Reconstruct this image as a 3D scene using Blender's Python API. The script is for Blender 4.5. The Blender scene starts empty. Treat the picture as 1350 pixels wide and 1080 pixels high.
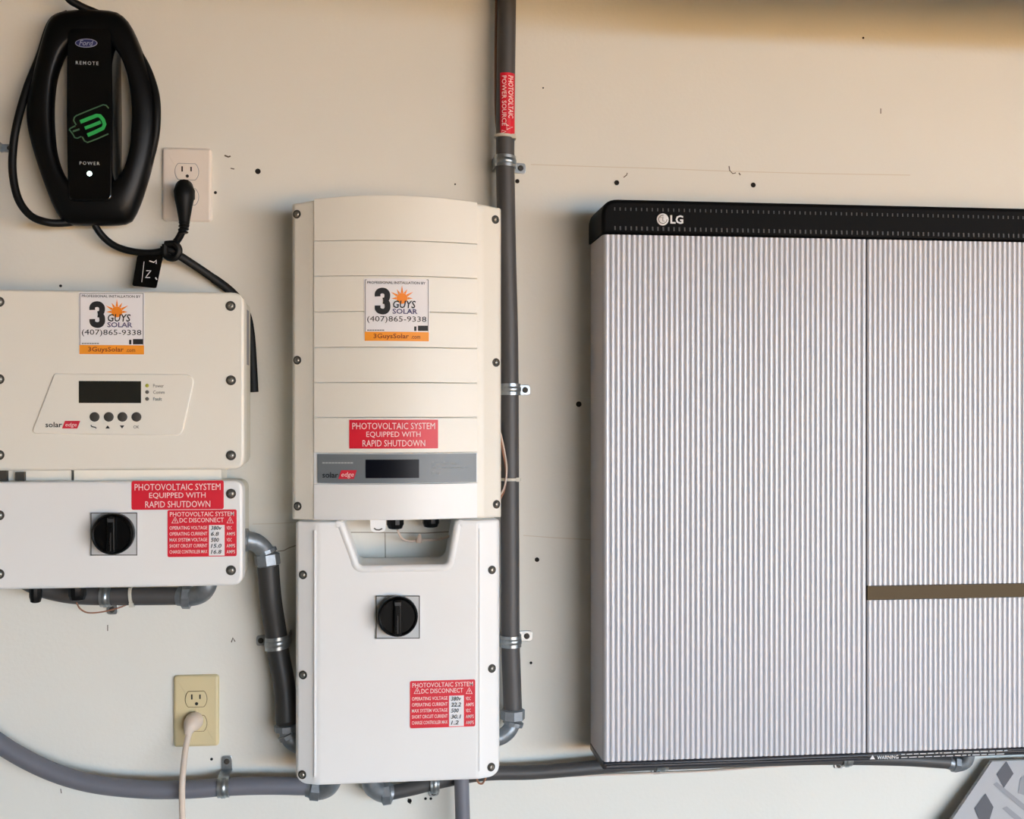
import bpy, math, random
from mathutils import Vector, Matrix

random.seed(7)
scene = bpy.context.scene
COL = scene.collection

# ------------------------------------------------------------------ camera
F = 1500.0                      # focal length in pixels of the 1350 x 1080 frame
HOR = 550.0                     # image row of the horizon
TH = math.atan(0.117)           # yaw to the right of the wall normal
CAM = Vector((0.0, -1.75, 1.62))
cd = bpy.data.cameras.new('camera')
cd.sensor_fit = 'HORIZONTAL'
cd.sensor_width = 36.0
cd.lens = 36.0 * F / 1350.0
cd.shift_y = (HOR - 540.0) / 1350.0
cd.clip_start = 0.02
cam = bpy.data.objects.new('camera', cd)
COL.objects.link(cam)
cam.location = CAM
cam.rotation_euler = (math.pi / 2, 0, -TH)
scene.camera = cam

# ------------------------------------------------------------------ light
scene.view_settings.view_transform = 'Standard'
scene.view_settings.look = 'None'
scene.view_settings.gamma = 1.0
scene.view_settings.use_curve_mapping = False
scene.view_settings.exposure = 1.14
scene.cycles.max_bounces = 6
scene.cycles.diffuse_bounces = 4
scene.cycles.glossy_bounces = 3
scene.cycles.caustics_reflective = False
scene.cycles.caustics_refractive = False

world = bpy.data.worlds.new('world')
scene.world = world
world.use_nodes = True
wn = world.node_tree.nodes
bg = wn['Background']
bg.inputs['Color'].default_value = (0.65, 0.86, 1.08, 1)
bg.inputs['Strength'].default_value = 8.2

sd = bpy.data.lights.new('sun', 'SUN')
sd.energy = 11.0
sd.angle = 0.01
sd.color = (1.0, 0.85, 0.62)
sun = bpy.data.objects.new('sun', sd)
COL.objects.link(sun)
sun.rotation_euler = Vector((-0.45, 0.32, -1.0)).to_track_quat('-Z', 'Y').to_euler()

# room extents (the garage) and its open vehicle door
RX0, RX1, RY0, RZ1 = -2.4, 9.0, -6.0, 2.335
OX0, OX1, OZ1 = 1.0, 8.6, 2.12
pd = bpy.data.lights.new('door_daylight', 'AREA')
pd.shape = 'RECTANGLE'
pd.size = OX1 - OX0
pd.size_y = OZ1
pd.cycles.is_portal = True
portal = bpy.data.objects.new('door_daylight', pd)
COL.objects.link(portal)
portal.location = ((OX0 + OX1) / 2, RY0 - 0.02, OZ1 / 2)
portal.rotation_euler = (math.pi / 2, 0, 0)

# ------------------------------------------------------------------ projection
CT, ST = math.cos(TH), math.sin(TH)
def W(px, py, d=0.0):
    """world point at distance d in front of the wall, seen at image pixel (px, py)"""
    a = (px - 675.0) / F
    b = -(py - HOR) / F
    dx, dy, dz = CT * a + ST, CT - ST * a, b
    if callable(d):
        dd = d(0.0)
        for _ in range(6):
            t = (-dd - CAM.y) / dy
            dd = d(CAM.x + dx * t)
    else:
        dd = d
    t = (-dd - CAM.y) / dy
    return Vector((CAM.x + dx * t, -dd, CAM.z + dz * t))
def X(px, d=0.0, py=550): return W(px, py, d).x
def Z(py, d=0.0, px=500): return W(px, py, d).z
def SC(px, d=0.0): return (X(px + 1, d) - X(px, d))

# ------------------------------------------------------------------ materials
def lin(c):
    return tuple((v / 255 / 12.92) if v / 255 <= 0.04045 else ((v / 255 + 0.055) / 1.055) ** 2.4 for v in c) + (1,)
MATS = {}
def mat(name, rgb, rough=0.5, metal=0.0, var=0.0, vscale=12.0, bump=0.0, bscale=300.0, emit=0.0, spec=None, coat=0.0, alt=None):
    if name in MATS: return MATS[name]
    m = bpy.data.materials.new(name); m.use_nodes = True
    nt = m.node_tree; b = nt.nodes['Principled BSDF']
    col = lin(rgb)
    b.inputs['Base Color'].default_value = col
    b.inputs['Roughness'].default_value = rough
    b.inputs['Metallic'].default_value = metal
    if spec is not None: b.inputs['Specular IOR Level'].default_value = spec
    if coat: b.inputs['Coat Weight'].default_value = coat
    tc = nt.nodes.new('ShaderNodeTexCoord') if (var or bump) else None
    if var:
        n = nt.nodes.new('ShaderNodeTexNoise'); n.inputs['Scale'].default_value = vscale
        n.inputs['Detail'].default_value = 5
        nt.links.new(tc.outputs['Object'], n.inputs['Vector'])
        r = nt.nodes.new('ShaderNodeValToRGB')
        r.color_ramp.elements[0].position = 0.3; r.color_ramp.elements[1].position = 0.7
        c2 = lin(alt) if alt else tuple(v * (1 - var) for v in col[:3]) + (1,)
        r.color_ramp.elements[0].color = c2
        r.color_ramp.elements[1].color = col
        nt.links.new(n.outputs['Fac'], r.inputs['Fac'])
        nt.links.new(r.outputs['Color'], b.inputs['Base Color'])
    if bump:
        n2 = nt.nodes.new('ShaderNodeTexNoise'); n2.inputs['Scale'].default_value = bscale
        n2.inputs['Detail'].default_value = 3
        nt.links.new(tc.outputs['Object'], n2.inputs['Vector'])
        bp = nt.nodes.new('ShaderNodeBump'); bp.inputs['Strength'].default_value = bump
        bp.inputs['Distance'].default_value = 0.001
        nt.links.new(n2.outputs['Fac'], bp.inputs['Height'])
        nt.links.new(bp.outputs['Normal'], b.inputs['Normal'])
    if emit:
        b.inputs['Emission Color'].default_value = col
        b.inputs['Emission Strength'].default_value = emit
    MATS[name] = m
    return m

M_WALL = mat('wall_paint', (231, 229, 221), 0.75, var=0.04, vscale=3.0, bump=0.25, bscale=160)
M_CEIL = mat('ceiling_paint', (120, 112, 100), 0.9)
M_ROOM = mat('room_paint', (168, 160, 147), 0.9)
M_FLOOR = mat('concrete', (140, 130, 116), 0.85, var=0.15, vscale=4, bump=0.3, bscale=60)
M_DRIVE = mat('driveway_concrete', (208, 156, 100), 0.9, var=0.12, vscale=2)
M_CRACK = mat('crack', (160, 152, 138), 0.9)
M_SEAM = mat('seam', (216, 208, 194), 0.9)
M_HOLE = mat('hole', (26, 22, 18), 0.9)
M_SCUFF = mat('scuff', (96, 86, 74), 0.9)
M_CREAM = mat('cream_enamel', (239, 234, 223), 0.38, var=0.02, vscale=6, bump=0.03, bscale=700)
M_WHITE = mat('white_enamel', (241, 240, 239), 0.36, var=0.02, vscale=6, bump=0.03, bscale=700)
M_EDGE = mat('cream_side', (222, 217, 203), 0.5)
M_BLACK = mat('black_plastic', (9, 9, 10), 0.4, spec=0.25)
M_BGLOSS = mat('black_gloss', (6, 6, 7), 0.12)
M_BSATIN = mat('black_satin', (8, 8, 9), 0.36, spec=0.22, bump=0.05, bscale=900)
M_RUBBER = mat('black_rubber', (9, 9, 9), 0.5, spec=0.25)
M_CAP = mat('cap_black', (6, 6, 7), 0.6, spec=0.1)
M_SLOT = mat('slot_grey', (52, 51, 52), 0.5)
M_ALU = mat('ribbed_aluminium', (204, 204, 210), 0.36, metal=0.2)
M_ALUSIDE = mat('battery_side', (190, 186, 190), 0.45, metal=0.1)
M_TRIM = mat('trim_charcoal', (50, 50, 56), 0.4)
M_MIRROR = mat('mirror_strip', (56, 54, 47), 0.12, spec=0.12)
M_PVC = mat('pvc_grey', (112, 113, 122), 0.5, var=0.05, vscale=30)
M_CONDUIT = mat('conduit_grey', (74, 72, 72), 0.5, var=0.06, vscale=30)  # dark grey with the shadow on the conduit put into the colour
M_SHADECON = mat('conduit_shaded', (54, 53, 52), 0.5, var=0.06, vscale=30)  # conduit grey again, darkened further to carry the shade in its colour
M_ZINC = mat('zinc', (172, 178, 182), 0.32, metal=0.85, var=0.25, vscale=160)
M_CAST = mat('cast_fitting', (140, 146, 152), 0.42, metal=0.6, var=0.2, vscale=120, bump=0.2, bscale=500)
M_STEEL = mat('screw_steel', (150, 146, 138), 0.35, metal=0.8)
M_SDARK = mat('screw_recess', (62, 58, 52), 0.6)
M_RED = mat('label_red', (222, 22, 48), 0.42)
M_LWHITE = mat('label_white', (240, 236, 238), 0.5)
M_LPINK = mat('label_print', (252, 224, 222), 0.5)
M_INK = mat('ink_black', (22, 20, 22), 0.6)
M_ORANGE = mat('label_orange', (252, 158, 36), 0.5)
M_SUNO = mat('sun_orange', (250, 140, 20), 0.5)
M_BROWN = mat('ink_brown', (146, 62, 10), 0.6)
M_BLUEINK = mat('ink_violet', (88, 80, 120), 0.6)
M_LCD = mat('lcd_dark', (38, 38, 34), 0.2)
M_LCDB = mat('lcd_blue', (8, 10, 20), 0.3, spec=0.15)
M_STRIP = mat('display_grey', (112, 119, 124), 0.4)
M_SINK = mat('strip_ink', (176, 180, 182), 0.5)
M_LOGORED = mat('logo_red', (214, 40, 62), 0.45)
M_GREYINK = mat('ink_grey', (92, 88, 82), 0.6)
M_GREYPL = mat('plate_grey', (200, 201, 202), 0.45)
M_LEDY = mat('led_yellow', (172, 168, 60), 0.3)
M_GREEN = mat('logo_green', (36, 150, 72), 0.5, emit=0.10)
M_GREEND = mat('logo_green_line', (58, 92, 66), 0.5, emit=0.03)
M_LED = mat('led_white', (214, 255, 236), 0.3, emit=3.0)
M_BLUE = mat('badge_blue', (30, 38, 92), 0.3)
M_BADGE = mat('badge_silver', (160, 165, 190), 0.35)
M_OWHITE = mat('outlet_white', (236, 226, 216), 0.35)
M_OBEIGE = mat('outlet_ivory', (216, 200, 158), 0.38)
M_SLOTD = mat('outlet_slot', (40, 34, 28), 0.7)
M_CORD = mat('cord_beige', (222, 204, 188), 0.5)
M_TIE = mat('tie_natural', (206, 200, 186), 0.5)
M_COPPER = mat('wire_brown', (150, 104, 80), 0.5)
M_WIREW = mat('wire_pale', (214, 196, 184), 0.5)
M_CARD = mat('card_grey', (176, 176, 179), 0.7, var=0.05, vscale=20)
M_CARDP = mat('card_print', (88, 88, 94), 0.7)
M_CARDL = mat('card_print_light', (146, 146, 150), 0.7)
M_KNOB = mat('knob_black', (5, 5, 5), 0.35, spec=0.15)
M_LOGOW = mat('logo_white', (226, 224, 226), 0.4)

# ------------------------------------------------------------------ mesh helpers
class MB:
    def __init__(s): s.v = []; s.f = []; s.mi = []
    def add(s, vs, fs, mi=0):
        o = len(s.v); s.v += [Vector(p) for p in vs]
        for f in fs: s.f.append([i + o for i in f]); s.mi.append(mi)
        return s
    def box(s, x0, x1, y0, y1, z0, z1, mi=0):
        vs = [(x, y, z) for x in (x0, x1) for y in (y0, y1) for z in (z0, z1)]
        return s.add(vs, [(0, 1, 3, 2), (4, 6, 7, 5), (0, 4, 5, 1), (2, 3, 7, 6), (0, 2, 6, 4), (1, 5, 7, 3)], mi)

def root_of(o):
    while o.parent: o = o.parent
    return o
def link_mesh(name, me, mats, parent=None, smooth=40, loc=None):
    for m in (mats if isinstance(mats, (list, tuple)) else [mats]): me.materials.append(m)
    o = bpy.data.objects.new(name, me); COL.objects.link(o)
    if parent: o.parent = parent
    if loc is not None: o.location = loc
    return o
def build(name, mb, mats, parent=None, smooth=40, local=False):
    org = Vector((0, 0, 0))
    if parent and not local: org = root_of(parent).location
    me = bpy.data.meshes.new(name)
    me.from_pydata([v - org for v in mb.v], [], mb.f)
    for p, i in zip(me.polygons, mb.mi): p.material_index = i
    import bmesh
    bm = bmesh.new(); bm.from_mesh(me)
    bmesh.ops.remove_doubles(bm, verts=bm.verts, dist=1e-7)
    bmesh.ops.recalc_face_normals(bm, faces=bm.faces)
    bm.to_mesh(me); bm.free()
    if smooth:
        me.polygons.foreach_set('use_smooth', [True] * len(me.polygons))
        me.set_sharp_from_angle(angle=math.radians(smooth))
    return link_mesh(name, me, mats, parent)
def thing(name, label, cat, loc, group=None):
    o = bpy.data.objects.new(name, None); COL.objects.link(o)
    o.location = loc; o.empty_display_size = 0.05
    o['label'] = label; o['category'] = cat
    if group: o['group'] = group
    return o
def structure(o): o['kind'] = 'structure'; return o

def round_poly(pts, r, seg=6):
    n = len(pts); out = []
    rs = r if isinstance(r, (list, tuple)) else [r] * n
    for i in range(n):
        p = Vector(pts[i]); a = Vector(pts[i - 1]); b = Vector(pts[(i + 1) % n])
        ri = rs[i]
        if ri <= 0: out.append(p); continue
        u = (a - p); v = (b - p); lu, lv = u.length, v.length
        u.normalize(); v.normalize()
        ang = math.acos(max(-1, min(1, u.dot(v))))
        t = min(ri / math.tan(ang / 2), lu * 0.49, lv * 0.49)
        p0, p1 = p + u * t, p + v * t
        for k in range(seg + 1):
            s = k / seg
            out.append(p0 * (1 - s) ** 2 + p * 2 * s * (1 - s) + p1 * s ** 2)
    return out
def rrect(x0, x1, z0, z1, r, seg=6):
    return round_poly([(x0, z0), (x1, z0), (x1, z1), (x0, z1)], r, seg)
def offset(pts, d):
    """inset a 2-D polygon (list of Vectors) by d"""
    n = len(pts)
    area = sum(pts[i].x * pts[(i + 1) % n].y - pts[(i + 1) % n].x * pts[i].y for i in range(n))
    sgn = 1 if area > 0 else -1
    out = []
    for i in range(n):
        e1 = (pts[i] - pts[i - 1]); e2 = (pts[(i + 1) % n] - pts[i])
        if e1.length < 1e-9: e1 = e2
        if e2.length < 1e-9: e2 = e1
        e1 = e1.normalized(); e2 = e2.normalized()
        n1 = Vector((-e1.y, e1.x)) * sgn; n2 = Vector((-e2.y, e2.x)) * sgn
        m = n1 + n2
        if m.length < 1e-6: m = n1
        m.normalize()
        out.append(pts[i] + m * (d / max(0.4, m.dot(n1))))
    return out
def prism(mb, pts, d0, d1, bev=0.0, seg=3, mi=0, back=True):
    """outline pts (x,z); from depth d0 (wall side) to d1 (room side), rounded front edge"""
    pts = [Vector((p[0], p[1])) for p in pts]
    loops = [(pts, d0)]
    if bev > 0:
        for k in range(seg + 1):
            a = k / seg * math.pi / 2
            loops.append((offset(pts, bev * (1 - math.cos(a))) if k else pts, d1 - bev + bev * math.sin(a)))
        loops.append((offset(pts, bev * 1.12 + .0002), d1))
    else: loops.append((pts, d1))
    n = len(pts); vs = []
    for lp, d in loops: vs += [(p.x, -d, p.y) for p in lp]
    fs = []
    for l in range(len(loops) - 1):
        for i in range(n):
            j = (i + 1) % n
            fs.append((l * n + i, l * n + j, (l + 1) * n + j, (l + 1) * n + i))
    fs.append(tuple(range((len(loops) - 1) * n, len(loops) * n)))
    if back: fs.append(tuple(range(n))[::-1])
    return mb.add(vs, fs, mi)
def catmull(pts, per=8):
    P = [Vector(p) for p in pts]
    P = [P[0] * 2 - P[1]] + P + [P[-1] * 2 - P[-2]]
    out = []
    for i in range(1, len(P) - 2):
        p0, p1, p2, p3 = P[i - 1:i + 3]
        for k in range(per):
            t = k / per
            out.append(0.5 * ((2 * p1) + (p2 - p0) * t + (2 * p0 - 5 * p1 + 4 * p2 - p3) * t * t + (3 * p1 - p0 - 3 * p2 + p3) * t ** 3))
    out.append(P[-2].copy())
    return out
def tube(mb, pts, r, sides=12, mi=0, cap=True, flat=None):
    """sweep a circle (or flat ellipse: flat=(normal-ish vector, ratio)) along pts; r float or list"""
    n = len(pts); pts = [Vector(p) for p in pts]
    up = Vector((0.13, -1, 0.07)).normalized()
    vs = []
    prev = None
    for i in range(n):
        t = (pts[min(i + 1, n - 1)] - pts[max(i - 1, 0)])
        t.normalize()
        if prev is None:
            a = up - t * up.dot(t)
            if a.length < 0.05: a = Vector((1, 0, 0)) - t * t.x
        else:
            a = prev - t * prev.dot(t)
        a.normalize(); prev = a.copy(); b = t.cross(a)
        ri = r[i] if isinstance(r, (list, tuple)) else r
        for k in range(sides):
            w = 2 * math.pi * k / sides
            vs.append(pts[i] + a * (ri * math.cos(w) * (flat or 1.0)) + b * (ri * math.sin(w)))
    fs = []
    for i in range(n - 1):
        for k in range(sides):
            k2 = (k + 1) % sides
            fs.append((i * sides + k, i * sides + k2, (i + 1) * sides + k2, (i + 1) * sides + k))
    if cap:
        fs.append(tuple(range(sides))[::-1]); fs.append(tuple(range((n - 1) * sides, n * sides)))
    return mb.add(vs, fs, mi)
def lathe(mb, c, axis, prof, sides=24, mi=0):
    """prof: list of (radius, along-axis)"""
    axis = Vector(axis).normalized()
    a = Vector((0, 0, 1)) if abs(axis.z) < 0.9 else Vector((1, 0, 0))
    a = (a - axis * a.dot(axis)).normalized(); b = axis.cross(a)
    c = Vector(c); vs = []
    for r, h in prof:
        for k in range(sides):
            w = 2 * math.pi * k / sides
            vs.append(c + axis * h + a * (r * math.cos(w)) + b * (r * math.sin(w)))
    fs = []
    for i in range(len(prof) - 1):
        for k in range(sides):
            k2 = (k + 1) % sides
            fs.append((i * sides + k, i * sides + k2, (i + 1) * sides + k2, (i + 1) * sides + k))
    fs.append(tuple(range(sides))[::-1]); fs.append(tuple(range((len(prof) - 1) * sides, len(prof) * sides)))
    return mb.add(vs, fs, mi)
def ppts(lst, d=None):
    """pixel path -> world: entries (px,py) with common d, or (px,py,d)"""
    return [W(p[0], p[1], p[2] if len(p) > 2 else d) for p in lst]

def dval(d, x): return d(x) if callable(d) else d
def sheet(name, px, mat_, parent, d, t=0.0006, r=0.0, cols=1):
    """thin printed sheet covering pixel box (x0,y0,x1,y1) on a front at depth d (number or function of x)"""
    x0, y0, x1, y1 = px
    cx = (x0 + x1) / 2
    xa, xb = X(x0, d), X(x1, d)
    za, zb = Z(y1, d, cx), Z(y0, d, cx)
    mb = MB()
    if r > 0 and not callable(d):
        prism(mb, rrect(xa, xb, za, zb, r, 4), d, d + t)
    else:
        n = cols if callable(d) else 1
        vs = []
        for i in range(n + 1):
            x = xa + (xb - xa) * i / n
            dd = dval(d, x)
            for z in (za, zb):
                vs += [(x, -dd, z), (x, -(dd + t), z)]
        fs = []
        for i in range(n):
            a, b = i * 4, (i + 1) * 4
            fs += [(a + 1, b + 1, b + 3, a + 3), (a, a + 2, b + 2, b), (a, b, b + 1, a + 1), (a + 2, a + 3, b + 3, b + 2)]
        fs += [(0, 1, 3, 2), (n * 4, n * 4 + 2, n * 4 + 3, n * 4 + 1)]
        mb.add(vs, fs)
    return build(name, mb, mat_, parent, smooth=30)
def flat_poly(mb, pix, d, eps=0.0008, mi=0, t=0.0004):
    """a flat printed shape from pixel outline"""
    n = len(pix)
    fr = []
    for p in pix:
        w = W(p[0], p[1], d); fr.append(w)
    vs = [(w.x, w.y - eps, w.z) for w in fr] + [(w.x, w.y - eps + t, w.z) for w in fr]
    fs = [tuple(range(n))] + [(i, (i + 1) % n, n + (i + 1) % n, n + i) for i in range(n)]
    return mb.add(vs, fs, mi)
def stroke(mb, pix, wpx, d, eps=0.0008, mi=0, closed=False):
    """flat printed stroke of width wpx pixels along a pixel path"""
    P = [Vector((p[0], p[1])) for p in pix]
    n = len(P); L = []; R = []
    for i in range(n):
        if closed: a, b = P[i - 1], P[(i + 1) % n]
        else: a, b = P[max(i - 1, 0)], P[min(i + 1, n - 1)]
        t = (b - a).normalized(); nn = Vector((-t.y, t.x)) * wpx / 2
        L.append(P[i] + nn); R.append(P[i] - nn)
    for i in range(n if closed else n - 1):
        j = (i + 1) % n
        q = [W(p.x, p.y, d) for p in (L[i], L[j], R[j], R[i])]
        mb.add([(w.x, w.y - eps, w.z) for w in q], [(0, 1, 2, 3)], mi)
    return mb
def text(s, px, mat_, parent, d, eps=0.0010, bold=0.0, rot=0, shear=0.0, name='lettering', space=1.0):
    """writing fitted into pixel box (x0,y0,x1,y1)"""
    cu = bpy.data.curves.new('tmp', 'FONT'); cu.body = s
    cu.offset = bold; cu.shear = shear; cu.resolution_u = 2; cu.space_character = space
    to = bpy.data.objects.new('tmp', cu); COL.objects.link(to)
    bpy.context.view_layer.update()
    me0 = bpy.data.meshes.new_from_object(to.evaluated_get(bpy.context.evaluated_depsgraph_get()))
    vs = [v.co.copy() for v in me0.vertices]; fs = [list(p.vertices) for p in me0.polygons]
    bpy.data.objects.remove(to); bpy.data.curves.remove(cu); bpy.data.meshes.remove(me0)
    u0, u1 = min(v.x for v in vs), max(v.x for v in vs)
    w0, w1 = min(v.y for v in vs), max(v.y for v in vs)
    x0, y0, x1, y1 = px
    cx = (x0 + x1) / 2
    xa, xb = X(x0, d), X(x1, d); za, zb = Z(y1, d, cx), Z(y0, d, cx)
    mb = MB(); out = []
    for v in vs:
        u = (v.x - u0) / max(1e-6, u1 - u0); w = (v.y - w0) / max(1e-6, w1 - w0)
        if rot == -90: x = xa + (xb - xa) * w; z = zb - (zb - za) * u
        else: x = xa + (xb - xa) * u; z = za + (zb - za) * w
        out.append((x, -(dval(d, x) + eps), z))
    mb.add(out, fs)
    return build(name, mb, mat_, parent, smooth=0)

# shared screw meshes -------------------------------------------------------
def screw_mesh(r, name='screw'):
    mb = MB()
    lathe(mb, (0, 0, 0), (0, -1, 0), [(r * 1.25, -0.002), (r * 1.25, 0.0006), (r * 1.0, 0.0008), (r * 0.98, 0.0004)], 16, 0)
    lathe(mb, (0, 0, 0), (0, -1, 0), [(r * 0.78, -0.001), (r * 0.78, 0.0018), (r * 0.6, 0.0028), (r * 0.36, 0.0031), (r * 0.32, 0.0016)], 16, 1)
    me = bpy.data.meshes.new(name)
    me.from_pydata(mb.v, [], mb.f)
    for p, i in zip(me.polygons, mb.mi): p.material_index = i
    me.polygons.foreach_set('use_smooth', [True] * len(me.polygons)); me.set_sharp_from_angle(angle=0.7)
    me.materials.append(M_SDARK); me.materials.append(M_STEEL)
    return me
SCREW = screw_mesh(0.0056)
SCREW_S = screw_mesh(0.0050)
def screw(px, py, d, parent, me=None, name='screw', tilt=0.0):
    p = W(px, py, d)
    o = bpy.data.objects.new(name, me or SCREW); COL.objects.link(o)
    o.parent = parent; o.location = p - root_of(parent).location
    o.rotation_euler = (0, 0, tilt)
    return o

# ================================================================== SETTING
T = 0.15
mb = MB().box(RX0 - T, RX1 + T, 0, T, -0.1, RZ1 + T); wall_back = structure(build('wall_back', mb, M_WALL, smooth=0))
mb = MB().box(RX0 - T, RX1 + T, RY0 - T, 0, -0.1, 0); structure(build('floor', mb, M_FLOOR, smooth=0))
mb = MB().box(RX0 - T, RX1 + T, RY0 - T, 0, RZ1, RZ1 + T); structure(build('ceiling', mb, M_CEIL, smooth=0))
mb = MB().box(RX0 - T, RX0, RY0 - T, 0, 0, RZ1); structure(build('wall_left', mb, M_ROOM, smooth=0))
mb = MB().box(RX1, RX1 + T, RY0 - T, 0, 0, RZ1); structure(build('wall_right', mb, M_ROOM, smooth=0))
mb = MB()
mb.box(RX0, OX0, RY0 - T, RY0, 0, RZ1).box(OX1, RX1, RY0 - T, RY0, 0, RZ1).box(OX0, OX1, RY0 - T, RY0, OZ1, RZ1)
structure(build('wall_front', mb, M_ROOM, smooth=0))
mb = MB().box(-14, 18, -26, RY0 - T, -0.12, -0.02); structure(build('driveway', mb, M_DRIVE, smooth=0))

# vehicle door rolled up out of view, added to shade the wall top
dr = bpy.data.objects.new('unseen_door_1', None); COL.objects.link(dr); dr.location = (OX0, RY0, 2.205); dr['kind'] = 'structure'
M_DOORP = mat('door_paint', (196, 190, 180), 0.7)
gx0, gx1 = 0.55, OX1 - .05
DZ = 2.205; DN = 12; DW = (-.28 - RY0 - .15) / DN
for i in range(DN):
    ya = RY0 + .15 + i * DW
    mb = MB().box(gx0, gx1, ya, ya + DW - .006, DZ, DZ + .04)
    build('unseen_door_panel', mb, M_DOORP, dr, smooth=0)
for xx in (gx0 - .03, gx1 + .03):
    mb = MB().box(xx - .012, xx + .012, RY0 + .05, -.28, DZ, DZ + .05); build('unseen_door_track', mb, M_ZINC, dr, smooth=0)

# screw holes, plaster seams and scuffs that belong to the wall
def hole_mesh():
    mb = MB(); lathe(mb, (0, 0, 0), (0, -1, 0), [(0.0042, -0.002), (0.0042, 0.0006), (0.003, 0.0012), (0.0018, 0.0004)], 12)
    me = bpy.data.meshes.new('screw_hole'); me.from_pydata(mb.v, [], mb.f); me.materials.append(M_HOLE); return me
HM = hole_mesh()
for (hx, hy, s) in [(340, 226, 1.0), (284, 254, .55), (682, 239, .8), (813, 241, .95), (993, 244, .95), (763, 533, 1.05), (708, 738, .85),
                    (1138, 50, .4), (653, 217, .5), (700, 874, .5), (80, 377, .5), (283, 977, .5), (279, 1001, .5), (600, 243, .3), (716, 116, .3),
                    (540, 1056, .8), (561, 1053, .5), (568, 1053, .5)]:
    o = bpy.data.objects.new('screw_hole', HM); COL.objects.link(o); o.parent = wall_back
    o.location = W(hx, hy, 0); o.scale = (s, 1, s)
def ribbon3(mb, pix, wpx, d=0.0004):
    return stroke(mb, pix, wpx, 0.0, eps=d)
mb = MB(); ribbon3(mb, [(700, 217), (760, 219), (860, 222), (965, 226), (1080, 229), (1200, 231)], 1.1); build('plaster_seam', mb, M_SEAM, wall_back, smooth=0)
mb = MB(); ribbon3(mb, [(690, 706), (730, 709), (785, 712)], 1.2); build('plaster_seam', mb, M_SEAM, wall_back, smooth=0)
mb = MB(); ribbon3(mb, [(333, 691), (360, 690.5), (390, 689)], 1.0); build('plaster_seam', mb, M_SEAM, wall_back, smooth=0)
mb = MB(); ribbon3(mb, [(366, 727), (374, 726), (382, 722), (394, 718)], 1.3); build('plaster_crack', mb, M_CRACK, wall_back, smooth=0)
mb = MB(); ribbon3(mb, [(450, 702), (480, 702), (560, 703), (610, 700)], 1.3); build('plaster_crack', mb, M_CRACK, wall_back, smooth=0)
mb = MB(); ribbon3(mb, [(507.5, 703), (508, 725), (508, 748)], 1.2); build('plaster_crack', mb, M_CRACK, wall_back, smooth=0)
for pts, w in [([(961, 219), (962, 225), (966, 229), (970, 228)], 1.2), ([(974, 228), (976, 231)], 1.4), ([(822, 234), (826, 231), (827, 228)], 1.2),
               ([(305, 847), (307, 841), (310, 846)], 1.4), ([(296, 205), (301, 207), (304, 206)], 2.0), ([(304, 222), (309, 223)], 1.4),
               ([(1161, 143), (1161, 150)], 1.2), ([(142, 824), (142, 832)], 1.2), ([(80, 1040), (81, 1046)], 1.2), ([(538, 1053), (541, 1060)], 1.6)]:
    mb = MB(); ribbon3(mb, pts, w); build('scuff_mark', mb, M_SCUFF, wall_back, smooth=0)

# ================================================================== BATTERY
BD0, BD1 = 0.018, 0.12
bx0 = X(797, BD1); bx1 = bx0 + 0.765
bz_top = Z(262, BD1, 797); bz_cap = Z(308.5, BD1, 797); bz_bot = Z(1005, BD1, 797); bz_trim = Z(1016, BD1, 797)
bat = thing('wall_battery', 'large silver ribbed home battery with a black top band on the wall', 'battery', (bx0, -BD0, bz_trim))
ex = -0.0012                          # the shell stands a little wider than the front doors
mb = MB(); prism(mb, rrect(bx0 + ex, bx1 - ex, bz_bot - .006, bz_cap + .014, 0.004), BD0, BD1 - 0.0065, 0.005, 4)
build('housing', mb, M_ALUSIDE, bat)
# top band
mb = MB()
pts = round_poly([(bx0 + ex - .003, bz_cap), (bx1 - ex + .003, bz_cap), (bx1 - ex + .003, bz_top), (bx0 + ex - .003, bz_top)], [0, 0, .030, .030], 8)
prism(mb, pts, BD0, BD1 + 0.001, 0.006, 4)
cap = build('top_band', mb, M_CAP, bat)
PITCH = 0.00800
mb = MB(); k = 0
x = bx0 + 0.014
while x < bx1 - 0.01:
    mb.box(x, x + 0.0022, -(BD1 + 0.0022), -(BD1 + 0.0005), bz_cap + 0.006, bz_cap + 0.0115)
    mb.box(x, x + 0.0016, -(BD1 + 0.0018), -(BD1 + 0.0005), bz_top - 0.017, bz_top - 0.0125)
    x += PITCH
o = build('vent_slots', mb, M_SLOT, cap, smooth=0); o['kind'] = 'stuff'
def lg_logo():
    c = W(873.5, 289.5, BD1 + .001)
    mb = MB(); lathe(mb, c, (0, -1, 0), [(0.0088, 0), (0.0088, 0.0012), (0.0084, 0.0015)], 28)
    em = build('emblem', mb, M_LOGOW, cap)
    mb = MB()
    arc = [(873.5 + 5.4 * math.cos(a), 289.5 + 5.4 * math.sin(a)) for a in [math.radians(v) for v in range(0, 300, 20)]]
    stroke(mb, arc, 0.9, BD1 + .001, eps=.0018)
    stroke(mb, [(873.5, 286), (873.5, 292), (876, 292)], 0.9, BD1 + .001, eps=.0018)
    stroke(mb, [(870.3, 287), (871.6, 287)], 1.2, BD1 + .001, eps=.0018)
    build('emblem_lines', mb, M_GREYINK, cap, smooth=0)
    text('LG', (883.5, 284, 900.5, 295.3), M_LOGOW, cap, BD1 + .001, eps=.0012, bold=0.03)
lg_logo()
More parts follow.
